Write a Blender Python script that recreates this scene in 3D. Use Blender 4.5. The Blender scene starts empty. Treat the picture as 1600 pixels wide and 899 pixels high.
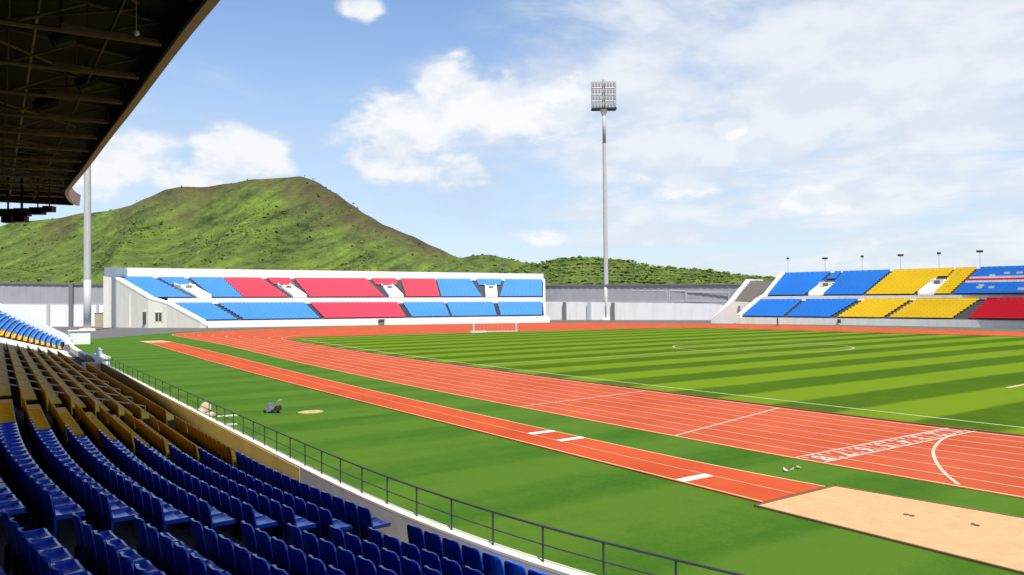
import bpy, bmesh, math, random
from mathutils import Vector, Matrix, noise
random.seed(7)
R = math.radians
C = bpy.context.scene.collection
S = bpy.context.scene

# ------------------------------------------------------------------ camera
FOC, PIT, ROLL, YAW, H = 1186.17, 0.0203745, -0.0104689, 0.596273, 5.3
cy_, sy_ = math.cos(YAW), math.sin(YAW)
FW = Vector((cy_*math.cos(PIT), -sy_*math.cos(PIT), math.sin(PIT)))
RT0 = Vector((-sy_, -cy_, 0)); UP0 = RT0.cross(FW)
RT = RT0*math.cos(ROLL) + UP0*math.sin(ROLL)
UP = UP0*math.cos(ROLL) - RT0*math.sin(ROLL)
CAM = Vector((0, 0, H))
cd = bpy.data.cameras.new('camera'); cam = bpy.data.objects.new('camera', cd); C.objects.link(cam)
cd.sensor_width = 36; cd.sensor_fit = 'HORIZONTAL'; cd.lens = 36*FOC/1600
cd.clip_start = .1; cd.clip_end = 20000
cam.matrix_world = Matrix(((RT.x, UP.x, -FW.x, 0), (RT.y, UP.y, -FW.y, 0), (RT.z, UP.z, -FW.z, H), (0, 0, 0, 1)))
S.camera = cam

def ray(px, py):
    return FW + RT*((px-800)/FOC) - UP*((py-449.5)/FOC)
def at(px, py, d):            # surveyed point: bearing and distance from the tripod
    return CAM + ray(px, py)*d
def gp(px, py, z=0.0):
    r = ray(px, py); return CAM + r*((z-H)/r.z)
def toward(px, py):
    r = ray(px, py).normalized()
    return math.atan2(r.y, r.x), math.asin(r.z)
def project(v):
    d = v-CAM; z = d.dot(FW)
    if z < .3: return None
    return 800+FOC*d.dot(RT)/z, 449.5-FOC*d.dot(UP)/z, z

# ------------------------------------------------------------------ sun, sky, exposure
SUN_H = Vector((-.955, .30, 0)).normalized(); SUN_EL = R(62)
SUN = Vector((SUN_H.x*math.cos(SUN_EL), SUN_H.y*math.cos(SUN_EL), math.sin(SUN_EL)))
ld = bpy.data.lights.new('sun', 'SUN'); ld.energy = 4.2; ld.angle = R(.5); ld.color = (1, .955, .87)
lo = bpy.data.objects.new('sun', ld); C.objects.link(lo)
lo.rotation_euler = (-SUN).to_track_quat('-Z', 'Y').to_euler()
S.view_settings.view_transform = 'Standard'; S.view_settings.look = 'None'
S.view_settings.exposure = 0.62; S.view_settings.gamma = 1

W = bpy.data.worlds.new('World'); S.world = W; W.use_nodes = True
def build_sky():
    nt = W.node_tree; N = nt.nodes; L = nt.links; N.clear()
    def nd(t, **k):
        n = N.new(t)
        for a, b in k.items(): setattr(n, a, b)
        return n
    def m(op, a, b=None, clamp=False):
        n = nd('ShaderNodeMath', operation=op, use_clamp=clamp)
        for i, v in enumerate((a, b)):
            if v is None: continue
            if isinstance(v, (int, float)): n.inputs[i].default_value = v
            else: L.new(v, n.inputs[i])
        return n.outputs[0]
    sky = nd('ShaderNodeTexSky', sky_type='NISHITA', sun_disc=False)
    sky.sun_elevation = SUN_EL; sky.sun_rotation = math.atan2(SUN_H.x, SUN_H.y)
    sky.air_density = 1.0; sky.dust_density = .4; sky.ozone_density = 3.0
    bg = nd('ShaderNodeBackground'); bg.inputs[1].default_value = SKY
    L.new(sky.outputs[0], bg.inputs[0])
    tc = nd('ShaderNodeTexCoord'); sp = nd('ShaderNodeSeparateXYZ'); L.new(tc.outputs['Generated'], sp.inputs[0])
    X, Y, Z = sp.outputs
    az = m('ARCTAN2', Y, X); el = m('ARCSINE', Z)
    def fbm(vec, sc, det, rough=.55, dist=0):
        n = nd('ShaderNodeTexNoise'); n.inputs['Scale'].default_value = sc; n.inputs['Detail'].default_value = det
        n.inputs['Roughness'].default_value = rough; n.inputs['Distortion'].default_value = dist
        L.new(vec, n.inputs['Vector']); return n.outputs['Fac']
    # cloud layer: project direction on a high plane so that it flattens to the horizon
    zz = m('ADD', m('MAXIMUM', Z, 0), .12)
    cb = nd('ShaderNodeCombineXYZ'); L.new(m('DIVIDE', X, zz), cb.inputs[0]); L.new(m('DIVIDE', Y, zz), cb.inputs[1])
    hi = fbm(cb.outputs[0], 1.1, 8, .6, .35)
    hi2 = fbm(cb.outputs[0], .42, 4, .5, .2)
    mp = nd('ShaderNodeMapping'); mp.inputs['Scale'].default_value = (1, 1, 2.0); L.new(tc.outputs['Generated'], mp.inputs[0])
    puff = fbm(mp.outputs[0], 11, 9, .55, .15)
    puff2 = fbm(mp.outputs[0], 30, 5, .55)
    def blob(px, py, rx, ry, w=1.0):
        a, e = toward(px, py)
        u = m('DIVIDE', m('SUBTRACT', az, a), rx/FOC); v = m('DIVIDE', m('SUBTRACT', el, e), ry/FOC)
        return m('MULTIPLY', m('SUBTRACT', 1, m('ADD', m('MULTIPLY', u, u), m('MULTIPLY', v, v))), w)
    def union(lst):
        o = lst[0]
        for q in lst[1:]: o = m('MAXIMUM', o, q)
        return m('MAXIMUM', o, -1.2)
    def soft(v, a, b):
        n = nd('ShaderNodeMapRange', interpolation_type='SMOOTHSTEP')
        n.inputs['From Min'].default_value = a; n.inputs['From Max'].default_value = b
        L.new(v, n.inputs['Value']); return n.outputs['Result']
    # heaped clouds
    cum = union([blob(703, 135, 58, 50), blob(765, 170, 115, 55), blob(855, 165, 100, 48), blob(650, 205, 105, 60),
                 blob(640, 240, 110, 60, .7), blob(372, 250, 72, 52), blob(185, 262, 100, 66), blob(430, 268, 50, 22), blob(320, 285, 60, 30, .8), blob(562, 10, 40, 20, .8),
                 blob(838, 375, 55, 17, .7), blob(1275, 314, 50, 18, .8), blob(1055, 288, 60, 22, .5), blob(1140, 198, 26, 16, .8),
                 blob(-250, 200, 120, 60), blob(1900, 150, 130, 50), blob(2300, 250, 120, 40), blob(3000, 200, 130, 60), blob(3700, 160, 140, 70)])
    d1 = m('ADD', cum, m('MULTIPLY', m('SUBTRACT', puff, .5), 3.2)); d1 = m('ADD', d1, m('MULTIPLY', m('SUBTRACT', puff2, .5), .9))
    c1 = m('MULTIPLY', soft(d1, -.22, .72), .98)
    # thin veil around the heaps and high broken sheet, thicker to the right
    veil = union([blob(700, 270, 230, 110, .7), blob(520, 145, 110, 20, .35), blob(960, 240, 240, 120, .4), blob(300, 230, 250, 90, .5), blob(800, 330, 260, 50, .4)])
    v1 = soft(m('ADD', veil, m('MULTIPLY', m('SUBTRACT', puff, .5), 2.6)), -.2, 1.5)
    ah, eh = toward(1330, 150)
    sheet = union([blob(1360, 120, 600, 230, 1.35), blob(1500, 260, 560, 170, 1.1), blob(1180, 230, 260, 120, .45), blob(990, 60, 220, 40, .5), blob(2400, 120, 900, 330, .8), blob(4200, 60, 900, 300, .7)])
    d2 = m('ADD', sheet, m('ADD', m('MULTIPLY', m('SUBTRACT', hi, .5), 6.4), m('MULTIPLY', m('SUBTRACT', hi2, .5), 1.0)))
    c2 = m('MULTIPLY', soft(d2, -.5, 1.3), .94)
    low = m('MULTIPLY', soft(el, .40, 0.0), .70)      # pale air towards the horizon
    clear = m('MULTIPLY', m('MULTIPLY', m('SUBTRACT', 1, c1), m('SUBTRACT', 1, c2)), m('MULTIPLY', m('SUBTRACT', 1, m('MULTIPLY', v1, .75)), m('SUBTRACT', 1, low)))
    fac = m('SUBTRACT', 1, clear, True)
    cr = nd('ShaderNodeMix', data_type='RGBA')
    cr.inputs['A'].default_value = (.40, .475, .575, 1); cr.inputs['B'].default_value = (.67, .68, .70, 1)
    up_ = nd('ShaderNodeMapping'); up_.inputs['Scale'].default_value = (1, 1, 2.0); up_.inputs['Location'].default_value = (0, 0, -.05); L.new(tc.outputs['Generated'], up_.inputs[0])
    shade = soft(m('SUBTRACT', fbm(up_.outputs[0], 11, 5, .55, .15), puff), -.10, .12)
    body = m('ADD', m('MULTIPLY', c1, .95), m('MULTIPLY', c2, .80), True)
    L.new(m('MULTIPLY', body, m('SUBTRACT', 1, m('MULTIPLY', shade, .38)), True), cr.inputs['Factor'])
    cbg = nd('ShaderNodeBackground'); cbg.inputs[1].default_value = .93
    L.new(cr.outputs['Result'], cbg.inputs[0])
    mx = nd('ShaderNodeMixShader'); L.new(fac, mx.inputs[0]); L.new(bg.outputs[0], mx.inputs[1]); L.new(cbg.outputs[0], mx.inputs[2])
    out = nd('ShaderNodeOutputWorld'); L.new(mx.outputs[0], out.inputs[0])
SKY = .125
build_sky()

# ------------------------------------------------------------------ materials
def mat(name, col, rough=.7, var=0.0, scale=4.0, col2=None, bump=0.0, bscale=40, metal=0, spec=.3, detail=4, extra=None):
    M = bpy.data.materials.new(name); M.use_nodes = True
    nt = M.node_tree; b = nt.nodes['Principled BSDF']
    b.inputs['Roughness'].default_value = rough; b.inputs['Metallic'].default_value = metal
    b.inputs['Specular IOR Level'].default_value = spec
    c = (*col, 1); b.inputs['Base Color'].default_value = c
    tc = nt.nodes.new('ShaderNodeTexCoord')
    if var or col2:
        n = nt.nodes.new('ShaderNodeTexNoise'); n.inputs['Scale'].default_value = scale; n.inputs['Detail'].default_value = detail
        n.inputs['Roughness'].default_value = .6
        nt.links.new(tc.outputs['Object'], n.inputs['Vector'])
        mr = nt.nodes.new('ShaderNodeMapRange'); mr.inputs['From Min'].default_value = .32; mr.inputs['From Max'].default_value = .68
        nt.links.new(n.outputs['Fac'], mr.inputs['Value'])
        mx = nt.nodes.new('ShaderNodeMix'); mx.data_type = 'RGBA'
        mx.inputs['A'].default_value = c
        mx.inputs['B'].default_value = (*(col2 or [max(0, q*(1-var)) for q in col]), 1)
        nt.links.new(mr.outputs[0], mx.inputs['Factor']); nt.links.new(mx.outputs['Result'], b.inputs['Base Color'])
    if bump:
        n2 = nt.nodes.new('ShaderNodeTexNoise'); n2.inputs['Scale'].default_value = bscale; n2.inputs['Detail'].default_value = 3
        nt.links.new(tc.outputs['Object'], n2.inputs['Vector'])
        bp = nt.nodes.new('ShaderNodeBump'); bp.inputs['Strength'].default_value = bump; bp.inputs['Distance'].default_value = .02
        nt.links.new(n2.outputs['Fac'], bp.inputs['Height']); nt.links.new(bp.outputs[0], b.inputs['Normal'])
    return M

def grass_mat(name, a, b_, stripe=None, amp=1.0, patch=.35, streak=0.0):
    """mown turf: blade grain, worn patches and (optionally) mowing bands across x"""
    M = bpy.data.materials.new(name); M.use_nodes = True
    nt = M.node_tree; N = nt.nodes; L = nt.links; bs = N['Principled BSDF']
    bs.inputs['Roughness'].default_value = .85; bs.inputs['Specular IOR Level'].default_value = .03
    tc = N.new('ShaderNodeTexCoord'); sp = N.new('ShaderNodeSeparateXYZ'); L.new(tc.outputs['Object'], sp.inputs[0])
    def m(op, x, y=None):
        n = N.new('ShaderNodeMath'); n.operation = op
        for i, v in enumerate((x, y)):
            if v is None: continue
            if isinstance(v, (int, float)): n.inputs[i].default_value = v
            else: L.new(v, n.inputs[i])
        return n.outputs[0]
    def nz(s, d, vec=None, rough=.6):
        n = N.new('ShaderNodeTexNoise'); n.inputs['Scale'].default_value = s; n.inputs['Detail'].default_value = d; n.inputs['Roughness'].default_value = rough
        L.new(vec or tc.outputs['Object'], n.inputs['Vector']); return n.outputs['Fac']
    big = nz(.12, 5); mid = nz(.9, 5); fine = nz(9, 4)
    if stripe:
        per, off, wid = stripe
        w = m('MULTIPLY', m('SUBTRACT', nz(.35, 3), .5), .45)
        ph = m('FRACT', m('DIVIDE', m('SUBTRACT', m('ADD', sp.outputs[0], w), off), per))
        t = m('ABSOLUTE', m('SUBTRACT', ph, .5))        # 0 mid .. .5
        mr = N.new('ShaderNodeMapRange'); mr.interpolation_type = 'SMOOTHSTEP'
        mr.inputs['From Min'].default_value = .25-wid; mr.inputs['From Max'].default_value = .25+wid
        L.new(t, mr.inputs['Value']); band = mr.outputs[0]
        f = m('ADD', m('MULTIPLY', band, amp), m('MULTIPLY', m('SUBTRACT', big, .5), patch*1.6))
    else:
        f = m('ADD', .5, m('MULTIPLY', m('SUBTRACT', big, .5), patch*3))
    f = m('ADD', f, m('MULTIPLY', m('SUBTRACT', mid, .5), patch)); f = m('ADD', f, m('MULTIPLY', m('SUBTRACT', fine, .5), patch*1.4)); f = m('ADD', f, m('MULTIPLY', m('SUBTRACT', nz(2.6, 6, None, .7), .5), patch*1.1))
    if streak:
        mp = N.new('ShaderNodeMapping'); mp.inputs['Rotation'].default_value = (0, 0, R(8)); mp.inputs['Scale'].default_value = (.5, .06, 1)
        L.new(tc.outputs['Object'], mp.inputs[0]); f = m('ADD', f, m('MULTIPLY', m('SUBTRACT', nz(1.0, 3, mp.outputs[0]), .5), streak))
    mx = N.new('ShaderNodeMix'); mx.data_type = 'RGBA'; mx.clamp_factor = True
    mx.inputs['A'].default_value = (*a, 1); mx.inputs['B'].default_value = (*b_, 1)
    L.new(f, mx.inputs['Factor']); L.new(mx.outputs['Result'], bs.inputs['Base Color'])
    bp = N.new('ShaderNodeBump'); bp.inputs['Strength'].default_value = .5; bp.inputs['Distance'].default_value = .03
    L.new(nz(35, 3), bp.inputs['Height']); L.new(bp.outputs[0], bs.inputs['Normal'])
    return M

def wall_mat(name, col, stain, amt=.35):
    m_ = mat(name, col, .82, .06, .5, bump=.1, bscale=3); nt = m_.node_tree; N = nt.nodes; L = nt.links; b = N['Principled BSDF']
    src = b.inputs['Base Color'].links[0].from_socket
    tc = N.new('ShaderNodeTexCoord'); mp = N.new('ShaderNodeMapping'); mp.inputs['Scale'].default_value = (.9, .9, .07); L.new(tc.outputs['Object'], mp.inputs[0])
    n = N.new('ShaderNodeTexNoise'); n.inputs['Scale'].default_value = 1.0; n.inputs['Detail'].default_value = 6; n.inputs['Roughness'].default_value = .65; L.new(mp.outputs[0], n.inputs['Vector'])
    r = N.new('ShaderNodeMapRange'); r.inputs['From Min'].default_value = .50; r.inputs['From Max'].default_value = .75; r.inputs['To Max'].default_value = amt; L.new(n.outputs['Fac'], r.inputs['Value'])
    mx = N.new('ShaderNodeMix'); mx.data_type = 'RGBA'; mx.inputs['B'].default_value = (*stain, 1); L.new(r.outputs[0], mx.inputs['Factor']); L.new(src, mx.inputs['A']); L.new(mx.outputs['Result'], b.inputs['Base Color'])
    return m_
M = {}
M['white'] = wall_mat('white_wall_paint', (.78, .77, .74), (.50, .47, .40))
M['cream'] = wall_mat('cream_wall_render', (.66, .63, .54), (.42, .39, .32))
M['dull'] = wall_mat('weathered_white_wall', (.80, .76, .66), (.50, .46, .38))
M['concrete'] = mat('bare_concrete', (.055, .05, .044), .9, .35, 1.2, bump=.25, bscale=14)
M['rake'] = mat('terrace_concrete', (.060, .062, .070), .9, .3, .6)  # far stands; aisle shadow put into this dark base tone
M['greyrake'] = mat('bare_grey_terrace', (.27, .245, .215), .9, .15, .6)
M['wallface'] = mat('grey_wall_face', (.55, .53, .52), .85, .22, 1.5, bump=.15, bscale=10)
M['ochre'] = mat('ochre_wall_face', (.72, .52, .14), .8, .2, 1.0)
M['clad'] = mat('grey_cladding', (.36, .36, .365), .6, .12, .25)
M['cladrim'] = mat('dark_cladding_rim', (.17, .17, .17), .6, .2, .4)
M['pillar'] = mat('grey_pillar', (.17, .18, .185), .7, .1, .5)
M['asphalt'] = mat('asphalt', (.13, .12, .115), .95, .25, .3, bump=.2)
M['earth'] = mat('earth', (.075, .085, .03), .95, 0, .02, (.11, .09, .05))
M['track'] = mat('track_rubber', (.455, .088, .036), .9, 0, .22, (.375, .064, .023), bump=.15, bscale=60, detail=6, spec=.04)
M['track2'] = mat('runway_rubber', (.47, .080, .030), .9, 0, .22, (.39, .058, .019), bump=.15, bscale=60, detail=6, spec=.04)
M['paint'] = mat('white_line_paint', (.64, .46, .35), .8, .30, 1.3)
M['creamline'] = mat('cream_line_paint', (.60, .40, .20), .8, .25, 1.5)
M['linewhite'] = mat('turf_line_paint', (.50, .56, .36), .8, .3, 2)
M['sand'] = mat('jump_sand', (.53, .335, .165), .95, 0, 2.2, (.45, .275, .13), bump=1.0, bscale=5, detail=10)
M['kerb'] = mat('rubber_kerb', (.17, .11, .055), .9, .2, 2)
M['blue_far'] = mat('sky_blue_seat', (.066, .27, .66), .5, .10, .12)
M['red_far'] = mat('pink_red_seat', (.68, .055, .095), .5, .10, .12)
M['blue_r'] = mat('strong_blue_seat', (.030, .25, .72), .5, .10, .12)
M['yellow_r'] = mat('yellow_seat', (.82, .56, .012), .6, .08, .12)
M['red_r'] = mat('bright_red_seat', (.72, .014, .03), .6, .10, .12)
M['whiteseat'] = mat('white_seat', (.72, .70, .68), .5, .1, .2)
M['starseat'] = mat('pale_seat', (.60, .60, .48), .5, .1, .2)
M['seat_blue'] = mat('blue_seat_plastic', (.010, .085, .66), .30, .25, 3, spec=.5)
M['seat_blue'].node_tree.nodes['Principled BSDF'].inputs['Coat Weight'].default_value = .7
M['seat_blue'].node_tree.nodes['Principled BSDF'].inputs['Coat Roughness'].default_value = .18
M['seat_yellow'] = mat('amber_seat_plastic', (.95, .50, .006), .55, .15, 3, spec=.15)
M['steel'] = mat('galvanised_steel', (.50, .50, .47), .55, .12, 1.0, metal=.1)
M['darksteel'] = mat('dark_painted_steel', (.03, .035, .04), .5, .2, 3)
M['rail'] = mat('rail_paint', (.05, .065, .06), .5, .3, 2)
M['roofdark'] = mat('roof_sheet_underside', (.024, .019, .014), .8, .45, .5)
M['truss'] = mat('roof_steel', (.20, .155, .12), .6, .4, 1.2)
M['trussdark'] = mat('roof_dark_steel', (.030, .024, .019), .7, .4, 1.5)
M['fascia'] = mat('roof_edge_trim', (.64, .41, .34), .6, .12, .3)
M['black'] = mat('black_casing', (.012, .012, .012), .6, .3, 3)
M['dark'] = mat('dark_opening', (.03, .028, .025), .8)
M['lampgrey'] = mat('lamp_casing', (.33, .31, .31), .5, .2, 2)
M['stairgrey'] = mat('stair_concrete', (.10, .10, .095), .9, .2, 1)  # side stand aisles; shadow between the blocks put into this grey
M['sheet'] = mat('pale_sheet', (.48, .48, .34), .9, .3, 8)
M['coping'] = wall_mat('cream_coping', (.72, .67, .53), (.45, .42, .34))
M['doorway'] = mat('brown_doorway', (.20, .15, .10), .8)
M['palepillar'] = mat('pale_pillar', (.46, .48, .52), .7, .1, .5)
M['glass'] = mat('lamp_glass', (.35, .37, .40), .15, spec=.8)
M['window'] = mat('window_glass', (.06, .065, .06), .2, spec=.6)
M['woodpale'] = mat('pale_plank', (.68, .66, .52), .8, .25, 4)
M['sack'] = mat('beige_sack', (.52, .42, .30), .9, .3, 6, bump=.3, bscale=15)
M['mower'] = mat('blue_grey_paint', (.16, .20, .25), .5, .2, 5)
M['rubber'] = mat('black_rubber', (.02, .02, .02), .9, .2, 8)
M['skin'] = mat('skin', (.16, .085, .05), .6)
M['cloth_dark'] = mat('dark_clothing', (.035, .04, .028), .9, .3, 6)
M['cloth_brown'] = mat('brown_trousers', (.10, .06, .035), .9, .3, 6)
M['hair'] = mat('black_hair', (.01, .009, .008), .8)
M['net'] = mat('goal_net_cord', (.7, .7, .7), .9, .1)
M['box_beige'] = mat('beige_metal_box', (.42, .36, .24), .6, .15, 1)
M['paleblue'] = mat('pale_blue_box', (.50, .58, .64), .6, .1, 3)
M['pitch'] = grass_mat('striped_pitch_turf', (.122, .192, .006), (.046, .094, .003), stripe=(7.03, 14.0-1.76+3.515, .05), amp=.95, patch=.42, streak=.30)
M['verge'] = grass_mat('verge_turf', (.070, .142, .014), (.024, .090, .007), patch=.60, streak=1.3, stripe=(5.2, 1.5, .07), amp=.42)

# ------------------------------------------------------------------ mesh helpers
class MB:
    def __init__(s): s.v = []; s.f = []; s.m = []; s.cur = 0
    def quad(s, *p):
        i = len(s.v); s.v += [tuple(q) for q in p]; s.f.append(tuple(range(i, i+len(p)))); s.m.append(s.cur)
    def hexa(s, a, b):        # two quads (same winding) joined to a box
        i = len(s.v); s.v += [tuple(q) for q in a+b]
        for f in ((3, 2, 1, 0), (4, 5, 6, 7), (0, 1, 5, 4), (1, 2, 6, 5), (2, 3, 7, 6), (3, 0, 4, 7)):
            s.f.append(tuple(i+k for k in f)); s.m.append(s.cur)
    def box(s, c, size, rz=0.0, ax=None):
        hx, hy, hz = size[0]/2, size[1]/2, size[2]/2
        m = Matrix.Rotation(rz, 3, 'Z') if ax is None else ax
        P = lambda x, y, z: Vector(c)+m @ Vector((x*hx, y*hy, z*hz))
        s.hexa([P(-1, -1, -1), P(1, -1, -1), P(1, 1, -1), P(-1, 1, -1)], [P(-1, -1, 1), P(1, -1, 1), P(1, 1, 1), P(-1, 1, 1)])
    def tube(s, a, b, r, r2=None, n=8, caps=True):
        a = Vector(a); b = Vector(b); r2 = r if r2 is None else r2
        d = (b-a).normalized(); u = d.orthogonal().normalized(); w = d.cross(u)
        i = len(s.v)
        for p, q in ((a, r), (b, r2)):
            for k in range(n):
                t = 2*math.pi*k/n; s.v.append(tuple(p+u*math.cos(t)*q+w*math.sin(t)*q))
        for k in range(n):
            j = (k+1) % n; s.f.append((i+k, i+j, i+n+j, i+n+k)); s.m.append(s.cur)
        if caps:
            s.f.append(tuple(i+k for k in reversed(range(n)))); s.m.append(s.cur)
            s.f.append(tuple(i+n+k for k in range(n))); s.m.append(s.cur)
    def path(s, pts, r, n=6):
        for a, b in zip(pts, pts[1:]): s.tube(a, b, r, n=n)
    def strip(s, A, B, ):
        for k in range(len(A)-1): s.quad(A[k], A[k+1], B[k+1], B[k])
    def mesh(s, name, mats, smooth=False):
        me = bpy.data.meshes.new(name); me.from_pydata(s.v, [], s.f)
        for q in (mats if isinstance(mats, (list, tuple)) else [mats]): me.materials.append(q)
        me.polygons.foreach_set('material_index', s.m)
        if smooth: me.polygons.foreach_set('use_smooth', [True]*len(s.f))
        me.update(); return me
    def build(s, name, mats, parent=None, smooth=False):
        o = bpy.data.objects.new(name, s.mesh(name, mats, smooth)); C.objects.link(o)
        if parent is not None: put(o, parent)
        return o
def put(o, parent):
    o.parent = parent; o.matrix_parent_inverse = Matrix.Translation(parent.location).inverted() if parent.rotation_euler.z == 0 else parent.matrix_basis.inverted()
def tag(o, label=None, cat=None, group=None, kind=None):
    for k, v in (('label', label), ('category', cat), ('group', group), ('kind', kind)):
        if v: o[k] = v
    return o
def empty(name, loc, label, cat, group=None):
    o = bpy.data.objects.new(name, None); C.objects.link(o); o.location = loc; o.empty_display_size = .3
    return tag(o, label, cat, group)
def spline(P, n):
    """Catmull-Rom through 2-D/3-D points, n samples per span"""
    P = [Vector(p) for p in P]; out = []
    for i in range(len(P)-1):
        p0 = P[max(i-1, 0)]; p1 = P[i]; p2 = P[i+1]; p3 = P[min(i+2, len(P)-1)]
        for k in range(n):
            t = k/n
            out.append(.5*((2*p1)+(p2-p0)*t+(2*p0-5*p1+4*p2-p3)*t*t+(3*p1-p0-3*p2+p3)*t**3))
    out.append(P[-1]); return out
def poly_sheet(name, pts, z, m, kind='structure'):
    bm = bmesh.new(); vs = [bm.verts.new((p[0], p[1], z)) for p in pts]
    f = bm.faces.new(vs); f.normal_update()
    if f.normal.z < 0: f.normal_flip()
    bmesh.ops.triangulate(bm, faces=bm.faces[:])
    me = bpy.data.meshes.new(name); bm.to_mesh(me); bm.free(); me.materials.append(m)
    o = bpy.data.objects.new(name, me); C.objects.link(o)
    if kind: o['kind'] = kind
    return o
def lerp(a, b, t): return a+(b-a)*t

# ------------------------------------------------------------------ ground sheets
g = MB(); g.quad((-5000, -5000, -.05), (5000, -5000, -.05), (5000, 5000, -.05), (-5000, 5000, -.05)); g.build('ground', M['earth'])['kind'] = 'structure'
poly_sheet('asphalt_apron', [(-70, 30), (235, 30), (300, -30), (300, -200), (240, -260), (-70, -260)], -.02, M['asphalt'])

OUT = [(-45, -23.8), (0, -22.9), (10, -22.35), (20, -21.95), (45, -22.1), (72, -23.2), (97, -24.9), (115, -25.8), (136, -26.3), (153, -27.0), (163, -31), (170, -42), (175, -58), (177, -75), (175, -95), (165, -113), (147, -130), (115, -139), (85, -137), (40, -131), (-45, -129)]
INN = [(-45, -34.0), (0, -33.1), (10, -32.55), (20, -31.85), (45, -32.2), (72, -33.2), (97, -35.0), (110, -36.1), (119.5, -37.3), (126, -40), (133, -46), (139, -57), (141.5, -70), (141, -80), (138, -92), (130, -104), (115, -113), (100, -114.5), (80, -114.5), (40, -114.5), (-45, -114.5)]
NS = 10
OC = spline(OUT, NS); IC = spline(INN, NS)

verge_pts = [(-45, -6.6), (70, -6.6), (95, -6.6), (126, -8.8), (145, -12.7), (152, -19.0), (163, -26.5), (170, -33), (176, -46), (180, -60), (182, -76), (180, -97), (169, -116.5), (150, -132), (115, -141), (85, -139), (40, -133), (-45, -131)]
poly_sheet('verge_lawn', verge_pts, 0.0, M['verge'])
tr = poly_sheet('running_track', [(p.x, p.y) for p in OC], .012, M['track'])
PIT_IN = [(-45, -34.25), (0, -33.35), (10, -32.8), (20, -32.1), (45, -32.45), (72, -33.45), (97, -35.25), (112, -36.6), (118.5, -38.0), (121.5, -41.5), (121.6, -46), (120, -60), (116.5, -74), (112.5, -88), (108.5, -104), (104, -112), (97, -114.3), (80, -114.3), (40, -114.3), (-45, -114.3)]
PC = spline(PIT_IN, 8)
pt = poly_sheet('football_pitch', [(p.x, p.y) for p in PC], .03, M['pitch'])
# kerb between turf and track
kb = MB()
K1 = PC; 
def offs(P, d):
    o = []
    for i, p in enumerate(P):
        t = (P[min(i+1, len(P)-1)]-P[max(i-1, 0)]).normalized(); o.append(Vector((p.x-t.y*d, p.y+t.x*d)))
    return o
K2 = offs(PC, .12)
for i in range(len(K1)-1):
    a, b, c, d = K1[i], K1[i+1], K2[i+1], K2[i]
    kb.hexa([(a.x, a.y, .013), (b.x, b.y, .013), (c.x, c.y, .013), (d.x, d.y, .013)], [(a.x, a.y, .07), (b.x, b.y, .07), (c.x, c.y, .07), (d.x, d.y, .07)])
kb.build('track_kerb', M['kerb'], tr)
# lane lines
NL = 8
for L_ in range(NL+1):
    t = L_/NL; w = .030 if 0 < L_ < NL else .052
    mid = [lerp(a, b, t) for a, b in zip(OC, IC)]
    if L_ == NL: mid = offs(mid, .12)
    if L_ == 0: mid = offs(mid, -.12)
    A = offs(mid, w); B = offs(mid, -w)
    sb = MB(); sb.strip([(p.x, p.y, .018) for p in B], [(p.x, p.y, .018) for p in A]); sb.build('lane_line', M['paint'] if L_ else M['creamline'], tr)
def band(name, pts, w, z, m, parent):
    pts = [Vector(p[:2]) for p in pts]; A = offs(pts, w/2); B = offs(pts, -w/2)
    s = MB(); s.strip([(p.x, p.y, z) for p in B], [(p.x, p.y, z) for p in A]); return s.build(name, m, parent)
band('start_line', [(21.2, -22.0), (23.6, -31.8)], .11, .022, M['paint'], tr)
band('start_line', [(31.9, -22.1), (32.9, -31.9)], .10, .022, M['paint'], tr)
band('finish_line', [(15.85, -22.2), (15.75, -32.1)], .10, .022, M['paint'], tr)
band('finish_line', [(14.85, -22.3), (14.75, -32.2)], .10, .022, M['paint'], tr)
band('curved_start_line', spline([gp(*q) for q in ((1497, 676.5), (1472, 688), (1459, 703), (1460, 716), (1468, 731), (1481, 745), (1498, 758.5))], 8), .11, .024, M['paint'], tr)
for i in range(NL):           # painted lane numerals beside the finish line
    cu = bpy.data.curves.new('numeral', 'FONT'); cu.body = str(i+1); cu.size = .98; cu.align_x = 'CENTER'; cu.align_y = 'CENTER'; cu.offset = .03
    tmp = bpy.data.objects.new('tmp', cu); C.objects.link(tmp)
    dg = bpy.context.evaluated_depsgraph_get(); me = bpy.data.meshes.new_from_object(tmp.evaluated_get(dg))
    bpy.data.objects.remove(tmp); me.materials.clear(); me.materials.append(M['paint'])
    o = bpy.data.objects.new('lane_number', me); C.objects.link(o)
    y = lerp(-32.1, -22.2, (i+.5)/NL)
    o.matrix_basis = Matrix.Translation((15.3, y, .023)) @ Matrix.Rotation(R(90), 4, 'Z'); put(o, tr)
# chequer flecks between the two finish lines
ck = MB()
for i in range(46):
    y = lerp(-32, -22.4, i/45); ck.box((15.62 if i % 2 else 15.0, y, .0225), (.16, .13, .003))
ck.build('finish_chequers', M['paint'], tr)
# pitch markings
band('touchline', spline([(-45, -35.3), (0, -34.7), (14, -34.45), (32, -34.1), (55, -34.2), (80, -35.6), (105, -37.9), (116, -39)], 6), .13, .036, M['linewhite'], pt)
band('goal_line', [(116, -39), (117.3, -60), (115.6, -75), (112, -90), (108, -108)], .15, .036, M['linewhite'], pt)
band('halfway_line', [(55.7, -34.2), (55.7, -109)], .10, .036, M['linewhite'], pt)
circ = [(55.7+9.7*math.cos(t*math.pi/32), -71.8+9.7*math.sin(t*math.pi/32)) for t in range(65)]
band('centre_circle', circ, .14, .037, M['paint'], pt)
a_ = gp(1574, 607); b_ = gp(1600, 602); dv = (b_-a_).normalized()
band('penalty_line', [a_, a_+dv*30], .22, .037, M['paint'], pt)
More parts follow.
